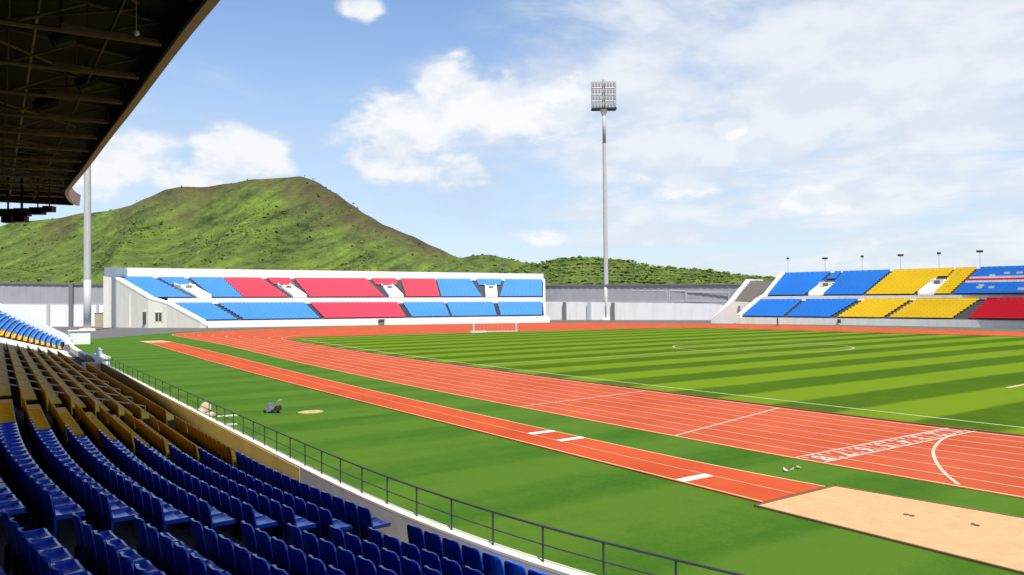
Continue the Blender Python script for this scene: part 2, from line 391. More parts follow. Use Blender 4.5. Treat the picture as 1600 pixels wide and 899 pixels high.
# jump runway and sand pits
def strip_solid(name, P, Q, z, h, m, parent=None):
    s = MB()
    for i in range(len(P)-1):
        a, b, c, d = P[i], P[i+1], Q[i+1], Q[i]
        s.hexa([(a[0], a[1], z), (b[0], b[1], z), (c[0], c[1], z), (d[0], d[1], z)], [(a[0], a[1], z+h), (b[0], b[1], z+h), (c[0], c[1], z+h), (d[0], d[1], z+h)])
    return s.build(name, m, parent)
RL = spline([(12.85, -16.5), (22, -16.45), (36, -16.4), (57, -16.5), (85, -17.1), (121, -18.2)], 6)
RU = spline([(12.85, -19.35), (20, -18.95), (42, -19.05), (62, -19.6), (87, -20.6), (121, -21.5)], 6)
# pair by equal counts
rw = strip_solid('jump_runway', [tuple(p) for p in RL], [tuple(p) for p in RU], -.01, .055, M['track2']); rw['kind'] = 'structure'
RM = [lerp(a, b, .5) for a, b in zip(RL, RU)]
for P, w in ((offs(RL, -.06), .085), (offs(RU, .06), .085), (RM, .045)): band('runway_line', P, w, .051, M['creamline'], rw)
for x, (u, v), w in ((15.75, (.02, .48), .34), (23.0, (.5, .98), .30), (24.9, (.5, .98), .34)):
    i = min(range(len(RL)), key=lambda k: abs(RL[k].x-x)); a, b = RL[i], RU[i]
    y0 = lerp(a.y, b.y, u); y1 = lerp(a.y, b.y, v)
    s = MB(); s.box((x, (y0+y1)/2, .053), (w, abs(y1-y0), .012)); s.build('takeoff_board', M['white'], rw)
def sand_pit(name, pts):
    o = poly_sheet(name, pts, .034, M['sand'])
    s = MB(); n = len(pts)
    for i in range(n):
        a = Vector(pts[i]); b = Vector(pts[(i+1) % n]); t = (b-a).normalized(); nn = Vector((t.y, -t.x))*.06
        c = b+nn+t*.02; d = a+nn-t*.02
        s.hexa([(a.x, a.y, -.01), (d.x, d.y, -.01), (c.x, c.y, -.01), (b.x, b.y, -.01)], [(a.x, a.y, .05), (d.x, d.y, .05), (c.x, c.y, .05), (b.x, b.y, .05)])
    s.build('pit_edging', M['kerb'], o)
    return o
pit1 = sand_pit('sand_pit', [(2.5, -16.4), (2.5, -21.1), (8.3, -20.35), (12.78, -19.65), (12.78, -16.12), (6.7, -16.25)][::-1])
pit2 = sand_pit('sand_pit', [(121.1, -18.1), (121.1, -21.7), (129, -21.3), (129, -18.0)])
cl = MB()
for px, py in ((1416, 807), (1425, 809), (1520, 822), (1526, 824)):
    p = gp(px, py); cl.box((p.x, p.y, .045), (.11, .07, .03), random.random()*3)
cl.build('dark_clod', M['kerb'], pit1)
# bare patch on the lawn
bp_ = gp(486, 644); pts = [(bp_.x+math.cos(t)*.62*(1+.15*noise.noise((t, 3, 1))), bp_.y+math.sin(t)*.62*(1+.2*noise.noise((t, 9, 1)))) for t in [k*math.pi/12 for k in range(24)]]
poly_sheet('bare_sand_patch', pts, .012, mat('dry_patch', (.50, .42, .17), .95, 0, 5, (.30, .24, .08)))

# ------------------------------------------------------------------ near stand
def softplus(v, s): return s*math.log1p(math.exp(max(-40, min(40, v/s))))
def base_y(x):                # back-top line of the front seat row
    y = -5.42-.145*softplus(18-x, 2.2)
    if x > 86: y -= .0022*(x-86)**2*.6
    return y
def wall_y(x): return -6.78-.155*softplus(14-x, 2.0)-.12*softplus(10-x, .8)-(.0013*(x-86)**2 if x > 86 else 0)
def tan_at(x):
    d = Vector((1, (base_y(x+.2)-base_y(x-.2))/.4, 0)); return d.normalized()
ROWD, RISE, T0 = .78, .2025, .37
NR = 14
XS = [-42, -34, -26, -18, -13]+[-8+i*1.0 for i in range(0, 30)] + [22+i*4.0 for i in range(0, 19)]
stand = empty('main_grandstand', (30, -2, 0), 'shaded near grandstand whose blue and amber rows sweep along the left of the picture', 'grandstand')
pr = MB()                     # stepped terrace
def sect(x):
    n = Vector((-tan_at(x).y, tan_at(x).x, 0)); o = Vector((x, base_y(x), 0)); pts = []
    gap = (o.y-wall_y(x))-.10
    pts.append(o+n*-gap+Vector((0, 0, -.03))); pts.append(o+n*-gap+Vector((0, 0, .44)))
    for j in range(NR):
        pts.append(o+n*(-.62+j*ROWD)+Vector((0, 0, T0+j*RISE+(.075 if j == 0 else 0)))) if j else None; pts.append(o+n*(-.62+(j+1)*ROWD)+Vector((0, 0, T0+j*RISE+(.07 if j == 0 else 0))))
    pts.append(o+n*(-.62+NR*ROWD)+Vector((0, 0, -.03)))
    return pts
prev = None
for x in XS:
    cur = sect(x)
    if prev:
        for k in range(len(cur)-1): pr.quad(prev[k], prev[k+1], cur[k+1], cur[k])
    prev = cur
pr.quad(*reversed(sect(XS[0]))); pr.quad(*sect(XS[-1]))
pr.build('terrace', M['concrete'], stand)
# unseen rear wall, blackened and raised to the roof to darken the seat backs
rwl = MB(); rwl.box((23, 8.6, 8.2), (136, .3, 16.4)); rwl.build('rear_wall', M['trussdark'], stand)
# front wall : outer, top, inner face
WX = [-8+i*.8 for i in range(0, 40)] + [24+i*3 for i in range(15)] + [66.3]
def wpt(x, d, z):
    n = Vector((-tan_at(x).y, tan_at(x).x, 0)); return Vector((x, wall_y(x), z))+n*d
wl = MB()
for a, b in zip(WX, WX[1:]):
    wl.hexa([wpt(a, -.13, -.03), wpt(b, -.13, -.03), wpt(b, .11, -.03), wpt(a, .11, -.03)], [wpt(a, -.13, .955), wpt(b, -.13, .955), wpt(b, .11, .955), wpt(a, .11, .955)])
front_wall = empty('front_wall', (20, -6.8, 0), 'low front wall with white coping between the seats and the lawn, carrying the railing', 'wall')
wl.build('wall_body', M['wallface'], front_wall)
wl = MB()
for a, b in zip(WX, WX[1:]):
    wl.hexa([wpt(a, -.14, .957), wpt(b, -.14, .957), wpt(b, .112, .957), wpt(a, .112, .957)], [wpt(a, -.14, 1.01), wpt(b, -.14, 1.01), wpt(b, .112, 1.01), wpt(a, .112, 1.01)])
wl.build('coping', M['coping'], front_wall)
wl = MB()
ox = [x for x in WX if x > 19.5]
for a, b in zip(ox, ox[1:]):
    wl.hexa([wpt(a, .112, .02), wpt(b, .112, .02), wpt(b, .122, .02), wpt(a, .122, .02)], [wpt(a, .112, .953), wpt(b, .112, .953), wpt(b, .122, .953), wpt(a, .122, .953)])
wl.build('ochre_band', M['ochre'], front_wall)  # thin ochre layer on the inner face along the amber rows
# railing on the wall
railing = empty('wall_railing', (20, -6.8, 1.0), 'thin dark two-rail metal railing standing on the white coping of the front wall', 'railing')
tops = [wpt(x, -.02, 1.60) for x in WX]; mids = [wpt(x, -.02, 1.30) for x in WX]
s = MB(); s.path(tops, .022); s.build('top_rail', M['rail'], railing)
s = MB(); s.path(mids, .013); s.build('mid_rail', M['rail'], railing)
ps = MB(); ps.tube((0, 0, 0), (0, 0, .60), .018, n=6); pm = ps.mesh('post', M['rail'])
x = -2.0
while x < 66:
    o = bpy.data.objects.new('post', pm); C.objects.link(o); o.location = wpt(x, -.02, 1.0); put(o, railing)
    x += 1.22 if x < 30 else 2.0
# gate pier and further wall
pier = empty('gate_pier', (67.5, -6.6, 0), 'white gate pier where the front wall steps, beyond the amber rows', 'pier')
s = MB(); s.box((69.5, -6.75, .65), (6.2, 1.0, 1.3)); s.build('pier_body', M['white'], pier)
s = MB(); s.box((69.5, -6.75, 1.36), (6.4, 1.15, .12)); s.build('pier_cap', M['white'], pier)
s = MB(); s.box((66.0, -6.0, .5), (.5, 1.2, 1.0)); s.box((66.0, -6.0, 1.06), (.6, 1.35, .1)); tag(s.build('wall_end_post', M['cream']), 'small cream post with a flat cap at the end of the ochre wall face', 'post')
s = MB(); s.box((68.2, -6.7, 1.67), (.42, .4, .5)); s.box((68.2, -6.7, 2.02), (.22, .22, .14)); s.box((68.2, -6.7, 1.94), (.5, .46, .05)); tag(s.build('utility_cabinet', M['paleblue']), 'pale blue cabinet standing on the white gate pier', 'cabinet')
fwl = empty('far_front_wall', (98, -8, 0), 'pale front wall running on past the gate pier to the far end of the near stand', 'wall')
s = MB(); fx = [72.8+i*4 for i in range(14)]
for a, b in zip(fx, fx[1:]):
    s.hexa([wpt(a, -.15, 0), wpt(b, -.15, 0), wpt(b, .15, 0), wpt(a, .15, 0)], [wpt(a, -.15, .95), wpt(b, -.15, .95), wpt(b, .15, .95), wpt(a, .15, .95)])
s.build('wall_body', M['cream'], fwl)
s = MB()
for a, b in zip(fx, fx[1:]):
    s.hexa([wpt(a, -.2, .952), wpt(b, -.2, .952), wpt(b, .2, .952), wpt(a, .2, .952)], [wpt(a, -.2, 1.03), wpt(b, -.2, 1.03), wpt(b, .2, 1.03), wpt(a, .2, 1.03)])
s.build('coping', M['white'], fwl)

# seats ------------------------------------------------------------
def seat_meshes(m):
    w = .51
    b = MB()                                   # backrest: curved shell with rounded shoulders
    prof = [(.13, .80), (.24, .96), (.42, 1.0), (.60, 1.0), (.70, .98), (.765, .90), (.795, .70), (.805, .40)]
    for side in (0, 1):
        rows = []
        for z, k in prof:
            row = []
            for q in (-1, -.5, 0, .5, 1):
                x = q*w/2*k; y = .02+max(0, z-.40)*.16-.030*q*q + (0.028 if side else 0)
                row.append((x, y, z))
            rows.append(row)
        for r0, r1 in zip(rows, rows[1:]):
            for k in range(4):
                p = (r0[k], r0[k+1], r1[k+1], r1[k]); b.quad(*(p if not side else p[::-1]))
        if side == 0: R0 = rows
    for (a0, a1), (b0, b1) in zip(zip(R0, R0[1:]), zip(rows, rows[1:])):
        b.quad(a0[0], a1[0], b1[0], b0[0]); b.quad(a1[4], a0[4], b0[4], b1[4])
    for k in range(4): b.quad(R0[-1][k], R0[-1][k+1], rows[-1][k+1], rows[-1][k])
    bm_ = b.mesh('backrest', m)
    p = MB()
    pr_ = [(.018, .43), (-.12, .405), (-.28, .41), (-.37, .43), (-.405, .42), (-.41, .385)]
    for q0, q1 in ((-1, -.4), (-.4, .4), (.4, 1)):
        for (y0, z0), (y1, z1) in zip(pr_, pr_[1:]):
            e = lambda q: .02*abs(q)**2
            p.quad((q0*w/2, y0, z0+e(q0)), (q0*w/2, y1, z1+e(q0)), (q1*w/2, y1, z1+e(q1)), (q1*w/2, y0, z0+e(q1)))
        p.quad((q0*w/2, .018, .385), (q1*w/2, .018, .385), (q1*w/2, -.40, .375), (q0*w/2, -.40, .375))
    for q in (-1, 1):
        p.quad((q*w/2, .018, .45), (q*w/2, .018, .385), (q*w/2, -.40, .375), (q*w/2, -.37, .45))
    pm_ = p.mesh('seat_pan', m)
    f = MB(); f.box((0, .06, .2), (.05, .05, .39)); f.box((0, -.10, .365), (.06, .36, .03)); f.box((0, .06, .012), (.14, .12, .02))
    return pm_, bm_, f.mesh('bracket', M['darksteel'])
SM = {'blue': seat_meshes(M['seat_blue']), 'yellow': seat_meshes(M['seat_yellow'])}
PITCH = .54
seats = []
def blocks(j):                # (x0, x1, colour) along a row
    bx = 22.6+.28*j
    return [(2.2, 12.85-.05*j, 'blue', 'near side of the aisle'), (14.1-.05*j, bx, 'blue', 'far side of the aisle'),
            (bx+.02, 30.9+.05*j, 'yellow', 'near'), (32.4+.05*j, 65.0 if j < 1 else 82, 'yellow', 'far')]
for j in range(NR-3):
    for bi, (x0, x1, col, side) in enumerate(blocks(j)):
        n = int((x1-x0)/PITCH); x = x1-PITCH/2 if bi == 0 else x0+PITCH/2
        for k in range(n):
            t = tan_at(x); nrm = Vector((-t.y, t.x, 0))
            p = Vector((x, base_y(x), 0))+nrm*(j*ROWD-.07-(.10 if j == 0 else 0))+Vector((0, 0, T0+j*RISE+(.07 if j == 0 else 0)))
            pj = project(p+Vector((0, 0, .7)))
            vis = pj and -35 < pj[0] < 1640 and pj[1] < 960
            seats.append((p, math.atan2(t.y, t.x), col, j, side, bi, k, n, bool(vis)))
            x += -PITCH if bi == 0 else PITCH
inview = sorted([s for s in seats if s[8]], key=lambda s: (s[0]-CAM).length)
# rows 9+ lie behind the tripod's left edge; the largest 300 in view become individual seats
solo = set(id(s) for s in inview[:300])
CNT = ['first', 'second', 'third', 'fourth', 'fifth', 'sixth', 'seventh', 'eighth', 'ninth', 'tenth', 'eleventh', 'twelfth', 'thirteenth', 'fourteenth', 'fifteenth', 'sixteenth', 'seventeenth', 'eighteenth', 'nineteenth', 'twentieth']+[f'twenty-{q}' for q in ('first', 'second', 'third', 'fourth', 'fifth', 'sixth', 'seventh', 'eighth', 'ninth')]+['later']*200
ORD = ['front', 'second', 'third', 'fourth', 'fifth', 'sixth', 'seventh', 'eighth', 'ninth', 'tenth', 'eleventh']
bulk = {'blue': MB(), 'yellow': MB()}
for s in seats:
    p, rz, col, j, side, bi, k, n, vis = s
    if id(s) in solo:
        pan, back, br = SM[col]
        word = 'dark blue' if col == 'blue' else 'amber'
        row = 'front row' if j == 0 else ORD[j]+' row from the wall'
        n_ = CNT[k]
        if bi == 2: lab = f'amber seat {n_} from the blue seats, {row}'
        elif bi == 3: lab = f'amber seat {n_} beyond the amber aisle, {row}'
        else: lab = f'dark blue seat {n_} from the aisle, {row}, {"near" if bi == 0 else "far"} block'
        grp = ('dark blue seats in the near block', 'dark blue seats in the far block', 'amber seats beside the blue block', 'amber seats beyond their aisle')[bi]
        e = bpy.data.objects.new('stadium_seat', None); C.objects.link(e); e.location = p; e.rotation_euler = (0, 0, rz+random.uniform(-.012, .012)); e.empty_display_size = .2
        tag(e, lab, 'seat', grp)
        for nm, me in (('seat_pan', pan), ('backrest', back), ('bracket', br)):
            o = bpy.data.objects.new(nm, me); C.objects.link(o); o.parent = e
    else:
        if not (p.x > 3 and j < 11): continue
        b = bulk[col]; ca, sa = math.cos(rz), math.sin(rz)
        T = lambda x, y, z: (p.x+ca*x-sa*y, p.y+sa*x+ca*y, p.z+z)
        h = .255
        b.quad(T(-h, .05, .42), T(-h, -.41, .42), T(h, -.41, .42), T(h, .05, .42))
        b.quad(T(-h, -.41, .42), T(-h, -.41, .37), T(h, -.41, .37), T(h, -.41, .42))
        b.quad(T(-h, .05, .42), T(-h, .05, .37), T(-h, -.41, .37), T(-h, -.41, .42))
        b.quad(T(h, .05, .42), T(h, -.41, .42), T(h, -.41, .37), T(h, .05, .37))
        A = [T(-h, .02, .14), T(h, .02, .14), T(h, .065, .70), T(h*.8, .08, .80), T(-h*.8, .08, .80), T(-h, .065, .70)]
        B = [T(-h, .06, .14), T(h, .06, .14), T(h, .095, .70), T(h*.8, .11, .80), T(-h*.8, .11, .80), T(-h, .095, .70)]
        b.quad(*A); b.quad(*B[::-1])
        for i in range(1, 6): b.quad(A[i], A[(i+1) % 6], B[(i+1) % 6], B[i])
all_ = MB()
for ci, col in enumerate(('blue', 'yellow')):
    b = bulk[col]; i0 = len(all_.v); all_.v += b.v; all_.f += [tuple(i0+k for k in f) for f in b.f]; all_.m += [ci]*len(b.f)
tag(all_.build('stadium_seats', [M['seat_blue'], M['seat_yellow']]), 'remaining rows of small blue and amber seats further along the near stand', 'seats', kind='stuff')
# slim divider rails running down the amber rows
for i, xr in enumerate((34.6, 38.2, 42.4, 47.2, 53.0, 60.0, 69.0)):
    s = MB()
    pts = []
    for j in range(1 if xr < 66 else 2, 9):
        t = tan_at(xr); n = Vector((-t.y, t.x, 0)); pts.append(Vector((xr, base_y(xr), 0))+n*(j*ROWD-.45)+Vector((0, 0, T0+j*RISE+.62)))
    s.path(pts, .028, 6)
    for q in pts[::2]: s.tube(q-Vector((0, 0, .75)), q, .02, n=6)
    pl = ['nearest the amber seat aisle', 'second from the amber aisle', 'third from the amber aisle', 'fourth from the amber aisle', 'fifth from the amber aisle', 'sixth from the amber aisle', 'farthest from the amber aisle'][i]
    tag(s.build('divider_rail', M['steel']), f'slim pale rail running down across the amber rows, {pl}', 'rail', 'rails down the amber rows')

# cross walk and end block of the near stand
cw = MB()
def npt(x, d, z):
    t = tan_at(x); return Vector((x, base_y(x), z))+Vector((-t.y, t.x, 0))*d
lvl = lambda d: .40+max(0, d+.6)*.30
for x0, x1 in ((83, 87), (87, 91), (91, 95), (95, 99)):
    for d0, d1 in ((-.9, 1.5), (1.5, 4), (4, 7), (7, 10)):
        cw.hexa([npt(x0, d0, .2), npt(x1, d0, .2), npt(x1, d1, .2), npt(x0, d1, .2)], [npt(x0, d0, lvl(d0)), npt(x1, d0, lvl(d0)), npt(x1, d1, lvl(d1)), npt(x0, d1, lvl(d1))])
cw.build('cross_walk', M['cream'], stand)
eb = empty('end_stand_block', (110, -5, 0), 'last block of the near stand beyond the cross walk, with sunlit blue seats', 'seat block')
ter = MB(); ys = MB(); bs_ = MB()
def erow(j, x):               # steeper rows, climbing as the block bends
    k = max(0, (x-99)/27)
    return npt(x, -.5+j*.55, .45+j*(.165+.15*k))
for j in range(19):
    for i in range(9):
        x0 = 99+i*3; x1 = x0+3
        a, b = erow(j, x0), erow(j, x1); c, d = erow(j+1, x1), erow(j+1, x0)
        up = lambda v, z: Vector((v.x, v.y, z))
        ter.hexa([up(a, 0), up(b, 0), up(c, 0), up(d, 0)], [up(a, a.z), up(b, b.z), up(c, b.z), up(d, a.z)])
        tgt = ys if x0 < 104 else bs_
        for q in range(5):
            f0, f1 = q/5+.02, (q+1)/5-.02
            A, B, Cc, D = (lerp(up(a, a.z), up(b, b.z), f0), lerp(up(a, a.z), up(b, b.z), f1), lerp(up(d, a.z), up(c, b.z), f1), lerp(up(d, a.z), up(c, b.z), f0))
            zz = Vector((0, 0, .26)); zh = Vector((0, 0, .50))
            tgt.quad(lerp(A, D, .2)+zz, lerp(B, Cc, .2)+zz, lerp(B, Cc, .7)+zz, lerp(A, D, .7)+zz)
            tgt.hexa([lerp(A, D, .7)+zz*.9, lerp(B, Cc, .7)+zz*.9, lerp(B, Cc, .76)+zz*.9, lerp(A, D, .76)+zz*.9], [lerp(A, D, .75)+zh, lerp(B, Cc, .75)+zh, lerp(B, Cc, .81)+zh, lerp(A, D, .81)+zh])
ter.build('terrace', M['concrete'], eb)
tag(ys.build('amber_seat_rows', M['seat_yellow'], eb), kind='stuff'); tag(bs_.build('blue_seat_rows', M['blue_r'], eb), kind='stuff')
ew = MB()
for j in range(-1, 19):
    a = erow(j, 126.2); b = erow(j+1, 126.2); za = 1.3+(j+1)*.315; zb = za+.315
    ew.hexa([(a.x, a.y, 0), (a.x+1.6, a.y, 0), (b.x+1.6, b.y, 0), (b.x, b.y, 0)], [(a.x, a.y, za), (a.x+1.6, a.y, za), (b.x+1.6, b.y, zb), (b.x, b.y, zb)])
ew.build('end_wall', M['white'], eb)
a = npt(126, -2.2, 0); s = MB(); s.box((126.6, a.y-.2, .95), (2.4, 2.6, 1.9)); s.box((126.6, a.y-.2, 1.96), (2.7, 2.9, .12)); s.build('end_pier', M['white'], eb)

# ------------------------------------------------------------------ roof over the near stand
RZ = 12.5
def rz(x): return 12.5+.031*(x-15)
def edge_pt(px, py):
    p = gp(px, py, RZ)
    for _ in range(12): p = gp(px, py, rz(p.x))
    return p
ed = [edge_pt(*q) for q in ((345, 0), (280, 79), (212, 168), (170, 221), (138, 263), (118, 287))]
tip = ed[-1]
ed = [Vector((-48, ed[0].y-.35, rz(-48))), Vector((-14, ed[0].y-.35, rz(-14))), Vector((2, ed[0].y-.2, rz(2)))]+ed+[edge_pt(*q) for q in ((107.5, 301), (110, 311), (116, 318), (124, 322))]
edge = spline(ed, 8); XE = edge[-1].x
roof = empty('stand_roof', (30, -2, RZ), 'dark roof with brown edge trim hanging over the near stand, top left of the picture', 'roof')
s = MB()
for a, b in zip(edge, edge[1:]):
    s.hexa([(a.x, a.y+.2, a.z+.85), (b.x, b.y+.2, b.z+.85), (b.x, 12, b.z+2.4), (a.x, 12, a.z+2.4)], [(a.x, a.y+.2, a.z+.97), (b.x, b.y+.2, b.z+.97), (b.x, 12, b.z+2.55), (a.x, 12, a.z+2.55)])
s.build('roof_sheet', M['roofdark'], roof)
s = MB()                       # deep edge trim
for a, b in zip(edge, edge[1:]):
    s.hexa([a, b, (b.x, b.y+.24, b.z+.02), (a.x, a.y+.24, a.z+.02)], [(a.x, a.y-.12, a.z+1.0), (b.x, b.y-.12, b.z+1.0), (b.x, b.y+.24, b.z+.83), (a.x, a.y+.24, a.z+.83)])
s.build('edge_trim', M['fascia'], roof)
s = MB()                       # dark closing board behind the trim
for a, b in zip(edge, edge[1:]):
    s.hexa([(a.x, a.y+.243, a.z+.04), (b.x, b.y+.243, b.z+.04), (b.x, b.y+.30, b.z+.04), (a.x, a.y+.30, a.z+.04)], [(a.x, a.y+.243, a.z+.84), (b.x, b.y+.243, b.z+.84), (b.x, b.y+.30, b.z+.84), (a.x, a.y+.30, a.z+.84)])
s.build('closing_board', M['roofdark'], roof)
q = edge[-1]; s = MB(); s.hexa([(XE-.4, q.y+.5, q.z), (XE, q.y+.5, q.z), (XE, 12, q.z-.2), (XE-.4, 12, q.z-.2)], [(XE-.4, q.y+.5, q.z+.84), (XE, q.y+.5, q.z+.84), (XE, 12, q.z+2.3), (XE-.4, 12, q.z+2.3)]); s.build('end_trim', M['trussdark'], roof)
def ey(x): return min(edge, key=lambda p: abs(p.x-x)).y
tx = -2.6
while tx < XE-2:                 # cantilever trusses
    y0 = ey(tx)+.45; s = MB(); z_ = rz(tx); top = z_+.80
    low0, low1 = z_+.15, z_-.25
    s.tube((tx, y0, low0), (tx, 9, low1), .07, n=6)
    s.box((tx, (y0+1.3), low0+.02), (.26, 2.4, .12))
    n = 7
    for k in range(n):
        ya = lerp(y0, 9, k/n); yb = lerp(y0, 9, (k+1)/n); yz = lambda y: lerp(low0, low1, (y-y0)/(9-y0)); zt = lambda y: lerp(top, z_+1.9, (y-y0)/(9-y0))
        s.tube((tx, ya, yz(ya)), (tx, ya, zt(ya)), .035, n=5)
        s.tube((tx, ya, zt(ya)), (tx, yb, yz(yb)), .04, n=5)
    s.tube((tx, y0, top), (tx, 9, z_+1.9), .06, n=6)
    s.build('truss', M['truss'], roof)
    tx += 4.4
for k, (yy, zz, r) in enumerate(((-2.6, .25, .05), (-.9, .65, .06), (1.2, .0, .06), (3.4, .8, .07), (5.6, .3, .06))):   # long purlins
    s = MB(); s.tube((-40, yy, rz(-40)+zz), (XE-1, yy, rz(XE-1)+zz), r, n=6); s.build('purlin', M['truss'] if k % 2 else M['trussdark'], roof)
for k in range(7):             # cross bracing in plan
    xa = 3+k*9.5; s = MB(); s.tube((xa, -3.0, rz(xa)+.45), (xa+9, 5, rz(xa+9)+.7), .04, n=5); s.tube((xa+9, -3.0, rz(xa+9)+.45), (xa, 5, rz(xa)+.7), .04, n=5); s.build('brace', M['truss'], roof)
s = MB()
for k in range(15):
    xa = 2+k*4.4; z_ = rz(xa); s.box((xa, .3, z_-.1), (4.2, .5, .05))
    for q in (.05, .55): s.tube((xa-2.1, q, z_+.35), (xa+2.1, q, z_+.35), .02, n=5); s.tube((xa, q, z_-.1), (xa, q, z_+.35), .02, n=5)
s.build('catwalk', M['trussdark'], roof)
# lamp housings slung under the roof
for k, (px, py, d) in enumerate(((70, 165, 31), (44, 245, 47), (135, 130, 27), (95, 62, 21))):
    c = at(px, py, d); e = empty('roof_floodlight', c, ['round black lamp housing under the roof beside the catwalk, mid left', 'black lamp housing under the far part of the roof', 'black lamp housing hung near the brown roof edge', 'small lamp housing under the near roof bracing'][k], 'lamp', 'lamp housings under the roof')
    sz = d/31*.55
    s = MB(); s.tube(c+Vector((0, -.3, .25))*sz*2, c+Vector((0, .3, -.15))*sz*2, sz*.75, sz*.45, n=10); s.build('housing', M['black'], e)
    s = MB(); s.tube(c+Vector((0, 0, .2)), Vector((c.x, c.y, rz(c.x)+1.0)), .05, n=6); s.build('hanger', M['trussdark'], e)
c = at(213, 52, 19.5); e = empty('pendant_lamp', c, 'small white pendant lamp dangling on a thin wire under the roof', 'lamp')
bm = bmesh.new(); bmesh.ops.create_uvsphere(bm, u_segments=10, v_segments=7, radius=.075, matrix=Matrix.Translation(c)); me = bpy.data.meshes.new('globe'); bm.to_mesh(me); bm.free(); me.materials.append(M['white']); o = bpy.data.objects.new('globe', me); C.objects.link(o); put(o, e)
s = MB(); s.tube(c+Vector((0, 0, .06)), (c.x, c.y, rz(c.x)+1.1), .012, n=5); s.build('wire', M['steel'], e)
# loudspeakers hanging at the roof's far end
LS = [(13, 344, 15, 9), (33, 343, 17, 9), (12, 333, 20, 12), (35, 332, 22, 12), (59, 330, 20, 11), (77, 327, 14, 9)]
ll = ['lowest left black loudspeaker hanging under the far roof end', 'lower black loudspeaker beside the leftmost one at the roof end', 'upper left loudspeaker of the cluster under the roof end', 'loudspeaker above the second lower box at the roof end', 'loudspeaker third from the left in the upper row at the roof end', 'small rightmost loudspeaker of the cluster under the roof end']
for k, (px, py, w, h) in enumerate(LS):
    d = 57; c = at(px, py, d); ww = w/FOC*d; hh = h/FOC*d; e = empty('loudspeaker', c, ll[k], 'loudspeaker', 'loudspeakers under the roof end')
    s = MB(); s.box(c, (.6, ww, hh), -YAW); s.build('cabinet', M['black'], e)
    s = MB(); s.box(c-FW*.33, (.04, ww*.8, hh*.75), -YAW); s.build('grille', M['black'], e)
    s = MB(); s.tube(c+Vector((0, 0, hh/2)), (c.x, c.y, rz(c.x)+1.0), .05, n=5); s.build('hanger', M['trussdark'], e)

# ------------------------------------------------------------------ far stands
def seat_block(name, q, n, cols, parent, label=None, pick=None):
    """q = FL, FR, BR, BL corners on the rake; n rows of seats in one block"""
    FL, FR, BR, BL = q; b = MB(); t_ = MB(); mats = cols
    for k in range(n):
        a0, a1 = lerp(FL, BL, k/n), lerp(FR, BR, k/n); b0, b1 = lerp(FL, BL, (k+1)/n), lerp(FR, BR, (k+1)/n)
        lo = lambda v, z: Vector((v.x, v.y, z))
        t_.quad(a0, a1, lo(b1, a1.z), lo(b0, a0.z)); t_.quad(lo(b0, a0.z), lo(b1, a1.z), b1, b0)
        ln = (a1-a0).length; m_ = max(2, int(ln/1.1))
        dz = (b0.z-a0.z)
        for i in range(m_):
            f0 = (i+.012)/m_; f1 = (i+.988)/m_
            P = lerp(a0, a1, f0); Q = lerp(a0, a1, f1); U = lo(lerp(b0, b1, f0), P.z); V = lo(lerp(b0, b1, f1), Q.z)
            z1 = Vector((0, 0, .40)); z2 = Vector((0, 0, .40+max(.42, dz*.55)))
            b.cur = pick((i+.5)/m_, (k+.5)/n) if pick else 0
            A, B = lerp(P, U, .12)+z1, lerp(Q, V, .12)+z1; Cc, D = lerp(Q, V, .62)+z1, lerp(P, U, .62)+z1
            b.quad(A, B, Cc, D); b.quad(A-z1*.3, B-z1*.3, B, A)
            E_, F_ = lerp(P, U, .70)+z2, lerp(Q, V, .70)+z2
            b.quad(D, Cc, F_, E_); G, H_ = lerp(P, U, .80)+z2, lerp(Q, V, .80)+z2
            b.quad(E_, F_, H_, G)
    o = b.build(name, mats, parent); o['kind'] = 'stuff'
    if label: o['label'] = label
    return o, t_
def wallstrip(P, zt, zb, th, dirn):
    """vertical wall over plan polyline P (3-D tops) down to zb"""
    s = MB(); n = dirn*th
    for a, b in zip(P, P[1:]):
        za, zb_ = (zb if not callable(zb) else zb(a)), (zb if not callable(zb) else zb(b))
        s.hexa([(a.x, a.y, za), (b.x, b.y, zb_), (b.x+n.x, b.y+n.y, zb_), (a.x+n.x, a.y+n.y, za)], [tuple(a), tuple(b), (b.x+n.x, b.y+n.y, b.z), (a.x+n.x, a.y+n.y, a.z)])
    return s

def vomitory(parent, tl, tr_, bl, br_, door=True, flip=1):
    """walled stair mouth cut into the upper tier"""
    up = Vector((0, 0, 1)); th = .25
    s = MB(); s.hexa([tl, tr_, br_, bl], [tl+up*.3, tr_+up*.3, br_+up*.3, bl+up*.3]); s.build('stair_slab', M['white'], parent)
    s = MB()
    for a, b in ((tl, bl), (tr_, br_)):
        sd = (tr_-tl).normalized()*th
        s.hexa([a, b, b+sd, a+sd], [a+up*.75, b+up*.75, b+sd+up*.75, a+sd+up*.75])
    s.build('stair_side_wall', M['white'], parent)
    ac = (tr_-tl); dn = Vector(((bl-tl).x, (bl-tl).y, 0)).normalized()
    m0 = lerp(tl, bl, .30); m1 = lerp(tr_, br_, .30); hd = 1.25
    s = MB(); s.hexa([m0, m1, m1-dn*2.4, m0-dn*2.4], [m0+up*hd, m1+up*hd, m1-dn*2.4+up*hd*.9, m0-dn*2.4+up*hd*.9]); s.build('stair_head', M['white'], parent)
    d0 = lerp(m0, m1, .34)+dn*.06; d1 = lerp(m0, m1, .74)+dn*.06
    s = MB(); s.hexa([d0+up*.2, d1+up*.2, d1+up*hd*.82, d0+up*hd*.82], [d0+up*.2-dn*.05, d1+up*.2-dn*.05, d1+up*hd*.82-dn*.05, d0+up*hd*.82-dn*.05]); s.build('doorway', M['doorway'], parent)

